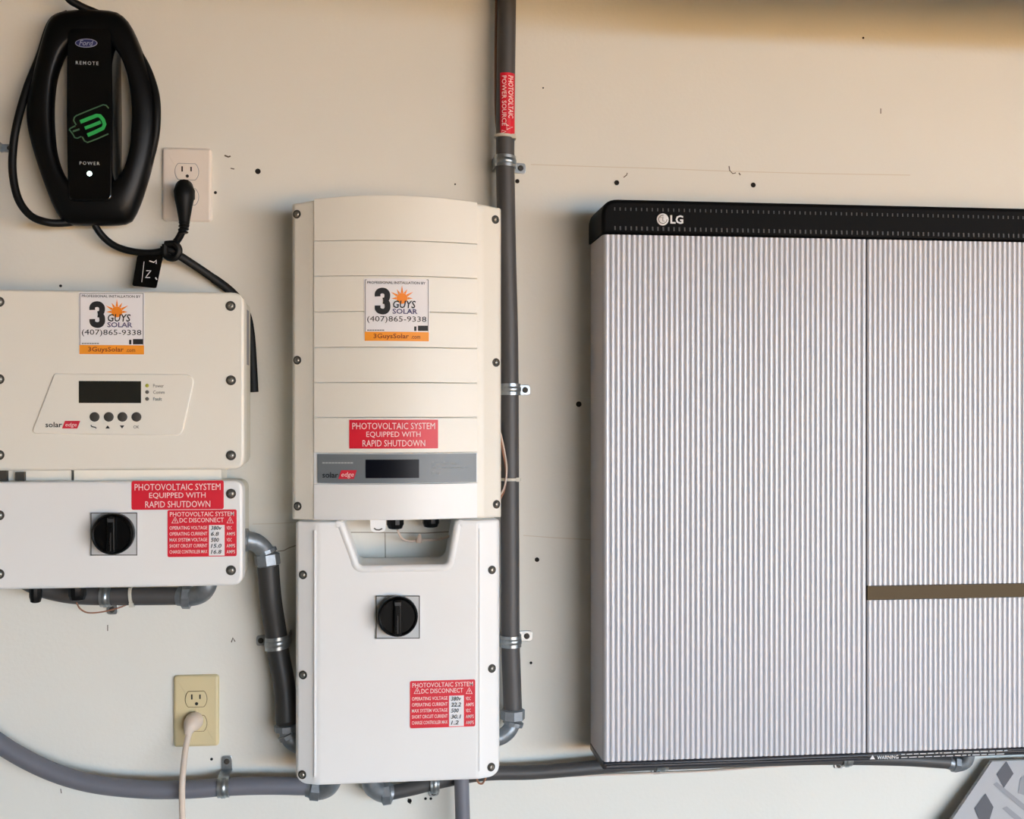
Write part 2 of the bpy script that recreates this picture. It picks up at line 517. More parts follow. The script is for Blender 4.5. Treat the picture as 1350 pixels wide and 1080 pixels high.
# ribbed doors
def ribbed(name, x0, x1, z0, z1, parent, d=BD1, amp=0.0021):
    n = max(1, round((x1 - x0) / PITCH)); per = 10
    prof = []
    for i in range(n * per + 1):
        ph = (i % per) / per
        h = amp * (abs(math.sin(math.pi * ph)) ** 0.75)
        prof.append((x0 + (x1 - x0) * i / (n * per), d - amp + h))
    vs = []; m = len(prof)
    for (x, dd) in prof: vs += [(x, -dd, z0), (x, -dd, z1)]
    for (x, dd) in prof: vs += [(x, -(d - 0.008), z0), (x, -(d - 0.008), z1)]
    fs = []
    for i in range(m - 1):
        a = i * 2; b = m * 2 + i * 2
        fs += [(a, a + 2, a + 3, a + 1), (b, b + 1, b + 3, b + 2), (a, b, b + 2, a + 2), (a + 1, a + 3, b + 3, b + 1)]
    e = (m - 1) * 2
    fs += [(0, 1, m * 2 + 1, m * 2), (e, m * 2 + e, m * 2 + e + 1, e + 1)]
    mb = MB().add(vs, fs)
    return build(name, mb, M_ALU, parent, smooth=50)
xs = X(1143, BD1); zs0 = Z(791, BD1, 1143); zs1 = Z(773, BD1, 1143)
ribbed('ribbed_door', bx0, xs - .0008, bz_bot, bz_cap - .0006, bat)
ribbed('ribbed_door', xs + .0008, bx1, zs1 + .0008, bz_cap - .0006, bat)
ribbed('ribbed_door', xs + .0008, bx1, bz_bot, zs0 - .0008, bat)
mb = MB().box(xs + .0006, bx1, -(BD1 + .0006), -(BD1 - .01), zs0, zs1)
build('mirror_strip', mb, M_MIRROR, bat, smooth=0)
mb = MB().box(xs - .003, xs + .003, -(BD1 - .0022), -(BD1 - .006), bz_bot, bz_cap); build('door_gap', mb, M_CAP, bat, smooth=0)
mb = MB(); prism(mb, rrect(bx0 + ex - .001, bx1 - ex + .001, bz_trim, bz_bot - .0004, 0.003, 3), BD0, BD1 + .001, .004, 3)
trim = build('bottom_trim', mb, M_TRIM, bat)
mb = MB(); flat_poly(mb, [(1146.5, 1001), (1150, 995.5), (1153.5, 1001)], BD1 + .001); build('warning_triangle', mb, M_LOGOW, trim, smooth=0)
text('WARNING', (1156, 995.8, 1184, 1000.8), M_LOGOW, trim, BD1 + .001, bold=.015)
mb = MB(); rnd = random.Random(3)
for row, (ya, yb, xe) in enumerate([((995.3), (990.0), 1330), ((999.3), (994.2), 1322)]):
    xx = 1188
    while xx < xe:
        w = rnd.uniform(3, 11); y = ya + (yb - ya) * (xx - 1188) / (1330 - 1188)
        flat_poly(mb, [(xx, y), (xx + w, y - .3), (xx + w, y - 1.5), (xx, y - 1.2)], BD1 + .001)
        xx += w + 2.2
build('fine_print', mb, M_GREYPL, trim, smooth=0)

# ================================================================== MIDDLE INVERTER (upper)
ID0 = 0.015
xL, xR = X(385, .09), X(661, .09)
xc = (xL + xR) / 2; hw = (xR - xL) / 2
pL, pR = X(413, .11), X(630, .11)
ph_ = (pR - pL) / 2; pc = (pL + pR) / 2
def bulge(x):
    u = max(-1, min(1, (x - pc) / ph_)); return 0.1125 + 0.020 * (1 - u * u)
def wing(x):
    # side wings round away from the middle
    u = (abs(x - xc)) / hw
    e = (hw - abs(x - xc)); w = 0.031
    if e >= w: return 0.110
    s = max(0.0, e / w)
    if e < .006: return .082 + .014 * math.sqrt(max(0, 1 - (1 - e / .006) ** 2))
    return .096 + .0135 * (e - .006) / (w - .006)
def columns(mb, xs, zt, zb, df, d0, bev=0.004, mi=0, hold=None, taper=0.0):
    rows = []; xm = (xs[0] + xs[-1]) / 2
    for x in xs:
        d = df(x); t, b = zt(x), zb(x)
        xb = xm + (x - xm) * (1 - taper)
        c = [(xb, -d0, b), (x, -(d - bev), b), (x, -(d - bev * .29), b + bev * .29), (x, -d, b + bev), (x, -d, b + bev * 1.4)]
        if hold is not None: c.append((x, -d, min(hold, t - bev * 1.8)))
        c += [(x, -d, t - bev * 1.4), (x, -d, t - bev), (x, -(d - bev * .29), t - bev * .29), (x, -(d - bev), t), (xb, -d0, t)]
        rows += c
    n = 11 if hold is not None else 10; fs = []
    for i in range(len(xs) - 1):
        for k in range(n):
            k2 = (k + 1) % n
            fs.append((i * n + k, i * n + k2, (i + 1) * n + k2, (i + 1) * n + k))
    fs.append(tuple(range(n))); fs.append(tuple(range((len(xs) - 1) * n, len(xs) * n))[::-1])
    return mb.add(rows, fs, mi)
def lsp(a, b, n): return [a + (b - a) * i / n for i in range(n + 1)]
inv_zb = Z(684, .10, 523); inv_zt0 = Z(270.5, .095, 523)
inv = thing('string_inverter', 'tall white inverter with horizontal front slats and a grey display band', 'inverter', (xc, -ID0, inv_zb))
def arch(x):
    u = (x - xc) / hw; return inv_zt0 + 0.0065 * (1 - u * u)
mb = MB(); xs_ = [xL + hw * 2 * (0.5 - 0.5 * math.cos(math.pi * i / 48)) for i in range(49)]
columns(mb, xs_, lambda x: arch(x) - .001, lambda x: inv_zb, wing, ID0, .003, taper=.05)
build('housing', mb, M_CREAM, inv, smooth=50)
rows_y = [None, 317.5, 364, 411, 458, 504.5, 550.5, 597.5]
def slat(zb_, zt_):
    mb = MB(); columns(mb, lsp(pL + .0012, pR - .0012, 28), zt_, zb_, bulge, 0.095, .0009)
    return build('front_slat', mb, M_WHITE if zb_(0) < Z(600, .12) else M_CREAM, inv, smooth=50)
G = .00035
zrow = lambda y: Z(y, .13, 520)
for i in range(7):
    zt_ = (lambda x: arch(x) + .0005) if i == 0 else (lambda x, z=zrow(rows_y[i]): z - G)
    slat(lambda x, z=zrow(rows_y[i + 1]): z + G, zt_)
slat(lambda x: inv_zb + .001, lambda x, z=zrow(638): z - G)
mb = MB(); columns(mb, lsp(pL + .0012, pR - .0012, 28), lambda x: zrow(597.5) - G, lambda x: zrow(638) + G, lambda x: bulge(x) - .0012, 0.095, .0008)
band = build('display_band_bed', mb, M_WHITE, inv, smooth=50)
strip = sheet('display_band', (418.5, 598.8, 628, 637), M_STRIP, inv, lambda x: bulge(x) - .0012, t=.0016, cols=28)
db = lambda x: bulge(x) + .0004
sheet('display_screen', (482, 606, 552.5, 630.5), M_LCDB, strip, db, t=.0006, cols=10)
text('solar', (425, 622.5, 446, 630), M_INK, strip, db, bold=.01)
def logo_par(px, d, parent, mat_=M_LOGORED, cols=4):
    x0, y0, x1, y1 = px; sl = (x1 - x0) * .16
    mb = MB(); n = cols
    for i in range(n):
        a0, a1 = i / n, (i + 1) / n
        q = [(x0 + sl + (x1 - x0 - sl) * a0, y0), (x0 + sl + (x1 - x0 - sl) * a1, y0), (x0 + (x1 - x0 - sl) * a1, y1), (x0 + (x1 - x0 - sl) * a0, y1)]
        ws = [W(p[0], p[1], d) for p in q]
        mb.add([(w.x, w.y - .0008, w.z) for w in ws], [(0, 1, 2, 3)])
    return build('logo_patch', mb, mat_, parent, smooth=0)
logo_par((446, 620, 470.5, 631.5), db, strip)
text('edge', (450, 622.5, 466.5, 630.5), M_LPINK, strip, db, eps=.0014, shear=.2)
mb = MB()
def dashes(mb, spec, h, d, eps=.0008, step=4):
    for (xa, xb, y) in spec:
        n = max(1, int((xb - xa) / step))
        for i in range(n):
            a, b = xa + (xb - xa) * i / n, xa + (xb - xa) * (i + .86) / n
            q = [W(p[0], p[1], d) for p in ((a, y), (b, y), (b, y + h), (a, y + h))]
            mb.add([(w.x, w.y - eps, w.z) for w in q], [(0, 1, 2, 3)])
dashes(mb, [(425, 466, 609.5)], 1.7, db); build('fine_print', mb, M_SINK, strip, smooth=0)
text('Power - Production', (570, 608.5, 603, 612.8), M_SINK, strip, db)
text('System Communication', (570, 614.8, 613, 619.2), M_SINK, strip, db)
text('Fault', (570, 621.6, 580, 626), M_SINK, strip, db)
for (sx, sy) in [(391.5, 282.5), (392, 475), (392.5, 667.5), (653, 289.5), (654, 478), (654.5, 665)]:
    screw(sx, sy, lambda x: wing(x) + .0004, inv, SCREW_S, tilt=-.47 if sx < 520 else .47)

# installer sticker ---------------------------------------------------------
def installer_sticker(px, d, parent, cols, lab):
    x0, y0, x1, y1 = px
    sx = (x1 - x0) / 86.0; sy = (y1 - y0) / 83.0
    def B(a, b, c, e): return (x0 + a * sx, y0 + b * sy, x0 + c * sx, y0 + e * sy)
    st = sheet('installer_sticker', px, M_LWHITE, parent, d, .0006, cols=cols)
    st['label'] = lab
    fr = MB()
    for q in (B(1.2, 1.2, 84.8, 1.9), B(1.2, 1.2, 1.9, 70), B(84.1, 1.2, 84.8, 70)):
        pts = [(q[0], q[1]), (q[2], q[1]), (q[2], q[3]), (q[0], q[3])]
        flat_poly(fr, pts, d, .0009, t=.0002)
    build('printed_frame', fr, M_GREYINK, st, smooth=0)
    text('PROFESSIONAL INSTALLATION BY', B(4, 3.6, 81, 7.0), M_INK, st, d, bold=.01)
    mb = MB()
    for path in ([(17.8, 23.5), (17.8, 20), (19.3, 17.3), (22, 16), (25, 15.8), (28, 16.8), (30.2, 19.5), (30.6, 22.5), (30, 26), (28, 28.2), (25, 29)],
                 [(25, 29.4), (28, 30), (30.2, 32.2), (30.9, 35.5), (30.7, 39), (29, 42), (26, 43.4), (22.6, 43.2), (19.5, 41.8), (18, 39.2), (17.8, 35.5)]):
        P = [(x0 + a * sx, y0 + b * sy) for a, b in [(v.x, v.y) for v in catmull([Vector((p[0], p[1], 0)) for p in path], 4)]]
        stroke(mb, P, 7.6 * sx, d, eps=.0010 if path[0][1] < 25 else .0012)
    build('lettering', mb, M_INK, st, smooth=0)
    mb = MB(); c = (x0 + 50 * sx, y0 + 26 * sy)
    flat_poly(mb, [(c[0] + 7.2 * sx * math.cos(a), c[1] + 7.2 * sy * math.sin(a)) for a in [i * math.pi / 10 for i in range(20)]], d, .0009, t=.0002)
    for i in range(12):
        a = math.radians(i * 30 + 90); r1 = 14 if i % 2 else 17
        if math.sin(a) > .3: continue
        flat_poly(mb, [(c[0] + 7.5 * sx * math.cos(a - .22), c[1] + 7.5 * sy * math.sin(a - .22)), (c[0] + r1 * sx * math.cos(a), c[1] + r1 * sy * math.sin(a)),
                       (c[0] + 7.5 * sx * math.cos(a + .22), c[1] + 7.5 * sy * math.sin(a + .22))], d, .0009, t=.0002)
    build('printed_sun', mb, M_SUNO, st, smooth=0)
    text('GUYS', B(38, 29, 68, 39), M_INK, st, d, eps=.0014, bold=.015, shear=.15)
    text('SOLAR', B(37.5, 39.8, 70.5, 46.6), M_BLUEINK, st, d, eps=.0014, bold=.02)
    text('(407)865-9338', B(4, 49.5, 82, 58.8), M_INK, st, d)
    mb = MB(); flat_poly(mb, [(p, q) for p, q in ((B(71, 0, 0, 0)[0], B(0, 62, 0, 0)[1]), (B(84, 0, 0, 0)[0], B(0, 62, 0, 0)[1]), (B(84, 0, 0, 0)[0], B(0, 69, 0, 0)[1]), (B(71, 0, 0, 0)[0], B(0, 69, 0, 0)[1]))], d, .0009, t=.0002)
    flat_poly(mb, [(B(66, 0, 0, 0)[0], B(0, 63, 0, 0)[1]), (B(69, 0, 0, 0)[0], B(0, 63, 0, 0)[1]), (B(69, 0, 0, 0)[0], B(0, 69, 0, 0)[1]), (B(66, 0, 0, 0)[0], B(0, 69, 0, 0)[1])], d, .0009, t=.0002)
    build('printed_badge', mb, M_INK, st, smooth=0)
    mb = MB(); dashes(mb, [(x0 + 4 * sx, x0 + 27 * sx, y0 + 67.3 * sy)], 1.2, d, .001, 3); build('fine_print', mb, M_GREYINK, st, smooth=0)
    sheet('orange_footer', B(.8, 70, 85.4, 82.2), M_ORANGE, st, (lambda x: dval(d, x) + .0006) if callable(d) else d + .0006, .0003, cols=cols)
    text('3GuysSolar', B(12.5, 72.5, 59, 80.6), M_BROWN, st, d, eps=.0014, bold=.012)
    text('.com', B(62, 75.6, 74, 79.4), M_BROWN, st, d, eps=.0014, bold=.004)
    return st
installer_sticker((480, 367.5, 566, 450.5), lambda x: bulge(x) + .0002, inv, 10, 'white installer sticker with a big black three and an orange footer')

def rapid_sticker(px, d, parent, cols=1, lab='red rapid shutdown warning sticker with pale capitals'):
    x0, y0, x1, y1 = px; sx = (x1 - x0) / 117.0; sy = (y1 - y0) / 38.0
    def B(a, b, c, e): return (x0 + a * sx, y0 + b * sy, x0 + c * sx, y0 + e * sy)
    st = sheet('rapid_shutdown_sticker', px, M_RED, parent, d, .0006, r=.003, cols=cols); st['label'] = lab
    text('PHOTOVOLTAIC SYSTEM', B(4, 4, 113, 12.6), M_LPINK, st, d)
    text('EQUIPPED WITH', B(22.5, 15.6, 94, 24), M_LPINK, st, d)
    text('RAPID SHUTDOWN', B(17.5, 26.8, 100, 35.2), M_LPINK, st, d)
    return st
rapid_sticker((460.5, 553.5, 577.5, 591.5), lambda x: bulge(x) + .0002, inv, 12)

def dc_sticker(px, d, parent, vals, slope=0.0):
    x0, y0, x1, y1 = px; sx = (x1 - x0) / 86.0; sy = (y1 - y0) / 62.0
    def B(a, b, c, e): return (x0 + a * sx, y0 + b * sy, x0 + c * sx, y0 + e * sy)
    st = sheet('dc_disconnect_sticker', px, M_RED, parent, d, .0006, r=.0025)
    st['label'] = 'red disconnect rating sticker with handwritten values in a white column'
    text('PHOTOVOLTAIC SYSTEM', B(3, 2.6, 83, 8.6), M_LPINK, st, d, bold=.003)
    text('DC DISCONNECT', B(15, 10.6, 70, 16.6), M_LPINK, st, d, bold=.003)
    for a in (5.5, 74):
        mb = MB(); p = [(x0 + (a + 4) * sx, y0 + 9.6 * sy), (x0 + (a + 8) * sx, y0 + 17.5 * sy), (x0 + a * sx, y0 + 17.5 * sy)]
        stroke(mb, p, 1.1, d, .001, closed=True); stroke(mb, [(x0 + (a + 4) * sx, y0 + 12.6 * sy), (x0 + (a + 4) * sx, y0 + 16 * sy)], .9, d, .001)
        build('warning_triangle', mb, M_LPINK, st, smooth=0)
    names = ['OPERATING VOLTAGE', 'OPERATING CURRENT', 'MAX SYSTEM VOLTAGE', 'SHORT CIRCUIT CURRENT', 'CHARGE CONTROLLER MAX']
    units = ['VDC', 'AMPS', 'VDC', 'AMPS', 'AMPS']
    for i in range(5):
        y = 21.5 + i * 7.9
        text(names[i], B(2.5, y, 49.5, y + 4.6), M_LPINK, st, d, bold=.006)
        text(units[i], B(73.5, y, 80 if i in (0, 2) else 84, y + 4.6), M_LPINK, st, d, bold=.006)
    sheet('value_column', B(51.5, 20.2, 71, 60.6), M_LWHITE, st, d + .0006, .0002)
    for i, v in enumerate(vals):
        y = 21.2 + i * 7.9
        text(v, B(54, y, 54 + 3.2 * len(v) + .5, y + 5.4), M_INK, st, d, eps=.0014, bold=.012, shear=.2, name='handwritten_value')
    return st

# ================================================================== MIDDLE DISCONNECT BOX (lower)
DL, DR = X(389.5, .095), X(659, .095)
dcx = (DL + DR) / 2; dhw = (DR - DL) / 2
DFLAT = 0.112
dzt = Z(687, .11, 523); dzb = Z(1031.5, .11, 523)
nL0, nL1, nR0, nR1 = X(449, .11), X(466, .11), X(596, .11), X(604, .11)
nz = Z(746, .11, 523)
def dprof(x):
    e = dhw - abs(x - dcx); w = .031
    if e >= w: return DFLAT
    s = max(0, e / w)
    if e < .006: return .086 + .015 * math.sqrt(max(0, 1 - (1 - e / .006) ** 2))
    return .101 + .0105 * (e - .006) / (w - .006)
def sm(t): t = max(0, min(1, t)); return t * t * (3 - 2 * t)
def dtop(x):
    e = dhw - abs(x - dcx); r = .006
    z = dzt
    if e < r: z -= r - math.sqrt(max(0, r * r - (r - e) ** 2))
    depth = dzt - nz
    if nL0 - .001 < x < nR1 + .001:
        rr = .014
        # left wall slopes, right wall steeper, rounded lower corners
        a = (x - nL0) / (nL1 - nL0); b = (nR1 - x) / (nR1 - nR0)
        k = min(a, b)
        cut = depth * min(1, max(0, k) * .78) if k < 1 else depth
        if k >= 1:
            e2 = min(x - nL1, nR0 - x)
            cut = depth * .78 + depth * .22 * math.sqrt(max(0, 1 - (1 - min(1, e2 / rr)) ** 2))
        z = dzt - cut
    return z
def dbot(x):
    e = dhw - abs(x - dcx); r = .017
    return dzb + (r - math.sqrt(max(0, r * r - (r - e) ** 2)) if e < r else 0)
xs_ = sorted(set([DL + dhw * 2 * (0.5 - 0.5 * math.cos(math.pi * i / 60)) for i in range(61)] + lsp(nL0 - .002, nL1, 14) + lsp(nL1, nL1 + .016, 12) + lsp(nR0 - .016, nR0, 12) + lsp(nR0, nR1 + .002, 10)))
dis = thing('disconnect_box', 'white disconnect box with a scooped top and a rotary switch below the slatted inverter', 'switch box', (dcx, -ID0, dzb))
mb = MB(); columns(mb, xs_, dtop, dbot, dprof, ID0, .0035, hold=nz - .012, taper=.04)
build('housing', mb, M_WHITE, dis, smooth=38)
path = [Vector((x, -(DFLAT - .004), dtop(x) - .0045)) for x in lsp(nL0 - .006, nR1 + .006, 90)]
mb = MB(); tube(mb, path, .0062, 10); build('scoop_rim', mb, M_WHITE, dis)
for sgn, pxl in ((-1, 415), (1, 632)):
    mb = MB(); xx = X(pxl, DFLAT); mb.box(xx - .0009, xx + .0009, -(DFLAT + .0009), -(DFLAT - .003), dzb + .012, dzt - .012)
    build('panel_edge', mb, M_WHITE, dis, smooth=0)
for (sx, sy) in [(399.5, 758), (399.5, 890), (398.5, 1021.5), (648.5, 751.5), (648.5, 881.5), (647.5, 1011.5)]:
    screw(sx, sy, lambda x: dprof(x) + .0004, dis, SCREW_S, tilt=-.39 if sx < 520 else .39)
def knob(cx, cy, r, plate, d, parent):
    pl = MB(); x0, y0, x1, y1 = plate
    xa, xb = X(x0, d), X(x1, d); za, zb = Z(y1, d, cx), Z(y0, d, cx)
    prism(pl, rrect(xa, xb, za, zb, .001, 2), d - .002, d + .0035, .0008, 2)
    plo = build('switch_plate', pl, M_GREYPL, parent)
    ed = MB()
    for q in ((x0, y0, x1, y0 + 1.2), (x0, y1 - 1.2, x1, y1), (x0, y0, x0 + 1.2, y1), (x1 - 1.2, y0, x1, y1)):
        flat_poly(ed, [(q[0], q[1]), (q[2], q[1]), (q[2], q[3]), (q[0], q[3])], d + .0035, .0004, t=.0003)
    build('plate_edge', ed, M_GREYINK, plo, smooth=0)
    dk = d + .028
    c = W(cx, cy, dk); R = r * SC(cx, dk); cc = Vector((c.x, -d, c.z))
    mb = MB(); lathe(mb, cc, (0, -1, 0), [(R * .94, .003), (R * .98, .008), (R, .012), (R, .02), (R * .97, .0225), (R * .90, .0238), (R * .86, .0232), (R * .84, .021)], 40)
    kn = build('rotary_knob', mb, M_KNOB, parent, smooth=45)
    mb = MB(); w = R * .2
    pts = round_poly([(cc.x - w, cc.z - R * .84), (cc.x + w, cc.z - R * .84), (cc.x + w * .9, cc.z + R * .84), (cc.x - w * .9, cc.z + R * .84)], R * .1, 4)
    prism(mb, pts, d + .02, d + .031, .002, 3); build('grip', mb, M_KNOB, kn)
    mb = MB(); mb.box(cc.x - .0006, cc.x + .0006, -(d + .0314), -(d + .030), cc.z - R * .78, cc.z + R * .1); build('pointer_line', mb, M_SLOT, kn, smooth=0)
    mb = MB(); mb.box(cc.x - R * .15, cc.x + R * .15, -(d + .0314), -(d + .030), cc.z + R * .60, cc.z + R * .76); build('indicator_mark', mb, M_SLOT, kn, smooth=0)
    return kn
knob(524.5, 814.5, 27, (495.5, 785.5, 553.5, 842), DFLAT, dis)
dc_sticker((540.5, 897, 626.5, 959), DFLAT, dis, ['380v', '22.2', '500', '30.1', '1.2'])

# things in the gap under the slatted inverter -----------------------------
def gland(px, py, r, d, parent, zt, h=.030, name='cable_gland'):
    c = W(px, py, d); R = r * SC(px, d)
    mb = MB(); lathe(mb, (c.x, c.y, zt + .004), (0, 0, -1), [(R * .9, 0), (R * .9, h * .25), (R, h * .27), (R, h * .7), (R * .92, h * .78), (R * .8, h * .95), (R * .5, h * 1.0)], 12)
    return build(name, mb, M_BLACK, parent, smooth=25)
gland(521, 692, 11.5, .05, inv, inv_zb, .024)
gland(568, 692, 11, .05, inv, inv_zb, .022)
mb = MB(); cx0, cx1 = X(488, .075), X(508.5, .075)
prism(mb, round_poly([(cx0, Z(702, .075)), (cx1, Z(702, .075)), (cx1, inv_zb + .004), (cx0, inv_zb + .004)], [.008, .008, 0, 0], 6), .070, .0755, .001, 2)
clip = build('hanging_clip', mb, M_WHITE, inv)
mb = MB(); stroke(mb, [(493, 696.5), (496, 698.5), (500, 698.8), (504, 697)], 1.8, .0755, .0004); build('clip_slot', mb, M_GREYINK, clip, smooth=0)
mb = MB(); tube(mb, catmull(ppts([(524, 699, .05), (530, 710, .04), (541, 714, .035), (553, 712, .03), (580, 711, .03), (602, 703, .03)])), .0017, 6); build('gland_wire', mb, M_WIREW, inv)
mb = MB(); c = W(552.5, 714, .035); lathe(mb, c, (0.1, 0, 1), [(.0042, -.002), (.0044, .002), (.0022, .010), (.001, .011)], 10); build('wire_nut', mb, M_WIREW, inv)
for px in (430, 628):
    mb = MB(); mb.box(X(px - 9, .08), X(px + 9, .08), -.085, -.03, dzt - .003, inv_zb + .002); build('mounting_tab', mb, M_EDGE, inv, smooth=0)

# ================================================================== LEFT INVERTER
LD = 0.118
lx0, lx1 = X(-20, LD), X(322, LD)
lzt, lzb = Z(383.5, LD, 150), Z(620, LD, 150)
linv = thing('hybrid_inverter', 'wide cream inverter with a parallelogram control panel and small screen', 'inverter', ((lx0 + lx1) / 2, -.015, lzb))
mb = MB(); prism(mb, rrect(lx0, lx1, lzb, lzt, .018, 8), LD - .03, LD, .004, 4); build('front_cover', mb, M_CREAM, linv)
mb = MB(); prism(mb, rrect(lx0 + .003, lx1 - .003, lzb + .003, lzt - .003, .016, 8), .015, LD - .030, .001, 1); build('housing', mb, M_EDGE, linv)
mb = MB(); mb.box(lx1 - .0034, lx1 - .0022, -(LD - .034), -(LD - .080), Z(480, .08, 325), Z(407, .08, 325)); build('side_label', mb, M_CARDL, linv, smooth=0)
mb = MB(); mb.box(lx1 - .0034, lx1 - .0016, -(LD - .045), -(LD - .070), Z(600, .08, 325), Z(555, .08, 325)); build('side_latch', mb, M_EDGE, linv, smooth=0)
cpx = [(72, 492.5), (258.5, 493.5), (240, 574.5), (41.5, 572)]
pw = [W(a, b, LD) for a, b in cpx]
mb = MB(); prism(mb, round_poly([(p.x, p.z) for p in pw], [.004, .014, .012, .006], 6), LD - .002, LD + .0026, .0016, 3)
cp = build('control_panel', mb, M_CREAM, linv)
CPD = LD + .0026
mb = MB()
sheet('screen', (104, 502.5, 186, 531.5), M_LCD, cp, CPD, .0005)
for yy, m in ((508.5, M_LEDY), (517, M_GREYINK), (526, M_GREYINK)):
    mb = MB(); lathe(mb, W(194, yy, CPD), (0, -1, 0), [(.0026, 0), (.0026, .0006), (.0015, .0012)], 12); build('status_light', mb, m, cp)
for s, y, w in (('Power', 506.5, 14), ('Comm', 515, 15), ('Fault', 524, 11.5)):
    text(s, (202, y, 202 + w, y + 4.4), M_GREYINK, cp, CPD, eps=.0006)
for bxp in (124.8, 143.5, 161.5, 180):
    mb = MB(); lathe(mb, W(bxp, 549.8, CPD), (0, -1, 0), [(.0066, 0), (.0066, .0008), (.0056, .0012), (.0052, .0022), (.0030, .0027)], 20); build('push_button', mb, M_SDARK, cp)
mb = MB()
flat_poly(mb, [(158, 561), (164, 561), (161, 565)], CPD, .0005); flat_poly(mb, [(139, 565), (145, 565), (142, 561)], CPD, .0005)
stroke(mb, [(120, 560.5), (121, 562.5), (126, 563.5), (127, 565)], 1.4, CPD, .0006)
build('button_icons', mb, M_INK, cp, smooth=0)
text('OK', (176, 561, 183.5, 565), M_INK, cp, CPD, eps=.0006)
text('solar', (60, 556.5, 82, 563.5), M_INK, cp, CPD, eps=.0006, bold=.01)
logo_par((82, 555, 106, 565), CPD, cp, cols=1)
text('edge', (86.5, 557.3, 101.5, 564), M_LPINK, cp, CPD, eps=.0012, shear=.2)
for (sx, sy) in [(304, 403.5), (304.5, 501.5), (304.5, 600.5), (-1, 398), (-1, 500), (-1, 600)]: screw(sx, sy, LD, linv)
installer_sticker((104, 385.5, 190.5, 468), LD, linv, 1, 'white installer sticker with a big black three and an orange footer')
# joining bracket in the gap
mb = MB(); zg0, zg1 = Z(634, .09, 200), lzb + .001
mb.box(X(98, .09), X(292, .09), -.092, -.03, zg0, zg1); build('joining_bracket', mb, M_CREAM, linv, smooth=0)
mb = MB(); mb.box(lx0 + .02, X(98, .07), -.086, -.03, zg0, zg1); build('bracket_recess', mb, M_CREAM, linv, smooth=0)
for a, b in ((-5, 13), (24, 36)):
    mb = MB(); mb.box(X(a, .08), X(b, .08), -.094, -.07, zg0 + .001, zg1 - (.001 if a < 0 else .004)); build('bracket_bolt', mb, M_SDARK, linv, smooth=0)

# left disconnect box -------------------------------------------------------
qzt, qzb = Z(634.5, LD, 150), Z(775, LD, 150)
ldis = thing('disconnect_box', 'low wide white switch box with two red stickers below the cream inverter', 'switch box', ((lx0 + lx1) / 2, -.015, qzb))
qx1 = X(320, LD)
mb = MB(); prism(mb, rrect(lx0, qx1, qzb, qzt, .016, 8), LD - .03, LD, .004, 4); build('front_cover', mb, M_WHITE, ldis)
mb = MB(); prism(mb, rrect(lx0 + .003, qx1 - .003, qzb + .003, qzt - .003, .014, 8), .015, LD - .03, .001, 1); build('housing', mb, M_EDGE, ldis)
for (sx, sy) in [(304.5, 651), (304.5, 752), (-1, 679.5), (-1, 757)]: screw(sx, sy, LD, ldis)
knob(146.5, 705, 28.5, (119.5, 676, 181, 732.5), LD, ldis)
rapid_sticker((173.5, 633.8, 295, 671.8), LD, ldis)
dc_sticker((221, 672.2, 312, 734), LD, ldis, ['380v', '6.8', '500', '15.0', '16.8'])
gland(47, 786, 8.5, .085, ldis, qzb, .028); gland(102, 786, 12, .085, ldis, qzb, .026)
mb = MB(); tube(mb, catmull(ppts([(101, 795, .085), (106, 803, .07), (116, 808, .05), (134, 807, .04), (155, 802, .035), (168, 797, .03)])), .0012, 6); build('gland_wire', mb, M_COPPER, ldis)

# ================================================================== EV CHARGER
ev_c = W(120, 292, 0.0)
ev = thing('vehicle_charger', 'black oval car charging station with a green plug symbol', 'charger', (ev_c.x, 0, ev_c.z))
outer = [(70, 11), (88, 8), (118, 7), (147, 9.5), (160, 17), (170, 30), (180, 52), (190, 78), (200, 108), (205, 135), (205, 165), (202, 190), (195, 222), (184, 258), (174, 282), (166, 291), (150, 294), (120, 294.5), (92, 294), (78, 289), (66, 270), (54, 240), (42, 205), (33, 172), (30, 150), (31, 128), (38, 98), (46, 66), (55, 34), (61, 19)]
inner = [(104, 50), (112, 48), (118, 47.5), (126, 48), (135, 50), (145, 56), (153, 66), (160, 78), (167, 100), (171, 125), (172.5, 150), (171.5, 172), (169, 196), (162, 220), (152, 235), (140, 244), (130, 248), (119, 249), (108, 248), (97, 244), (86, 235), (77, 220), (70, 196), (67.5, 172), (66.5, 150), (67, 125), (70, 100), (76, 80), (83, 66), (93, 56)]
EVD = .058
N = len(outer)
def resample(pts, n):
    P = catmull([Vector((p[0], p[1], 0)) for p in pts + pts[:1]], 6)
    L = [0]
    for i in range(1, len(P)): L.append(L[-1] + (P[i] - P[i - 1]).length)
    out = []
    for k in range(n):
        s = L[-1] * k / n; j = 0
        while L[j + 1] < s: j += 1
        f = (s - L[j]) / max(1e-9, L[j + 1] - L[j]); q = P[j].lerp(P[j + 1], f); out.append((q.x, q.y))
    return out
def at_ang(pts, n, c):
    """n points of a closed star-shaped outline at even angles round c"""
    P = [Vector((p.x, p.y)) for p in catmull([Vector((p[0], p[1], 0)) for p in pts + pts[:1]], 8)][:-1]
    A = sorted([(math.atan2(p.y - c[1], p.x - c[0]), p) for p in P], key=lambda t: t[0])
    out = []
    for k in range(n):
        a = -math.pi + 2 * math.pi * (k + .5) / n
        hi = next((i for i, t in enumerate(A) if t[0] >= a), 0); lo = hi - 1
        a0, a1 = A[lo][0], A[hi][0]
        if a1 < a0: (a1, a0) = (a1 + 2 * math.pi, a0) if a > a0 else (a1, a0 - 2 * math.pi)
        f = (a - a0) / max(1e-6, a1 - a0); out.append(A[lo][1].lerp(A[hi][1], f))
    return out
NA = 96; cc = (118, 150)
O = at_ang(outer, NA, cc); I = at_ang(inner, NA, cc)
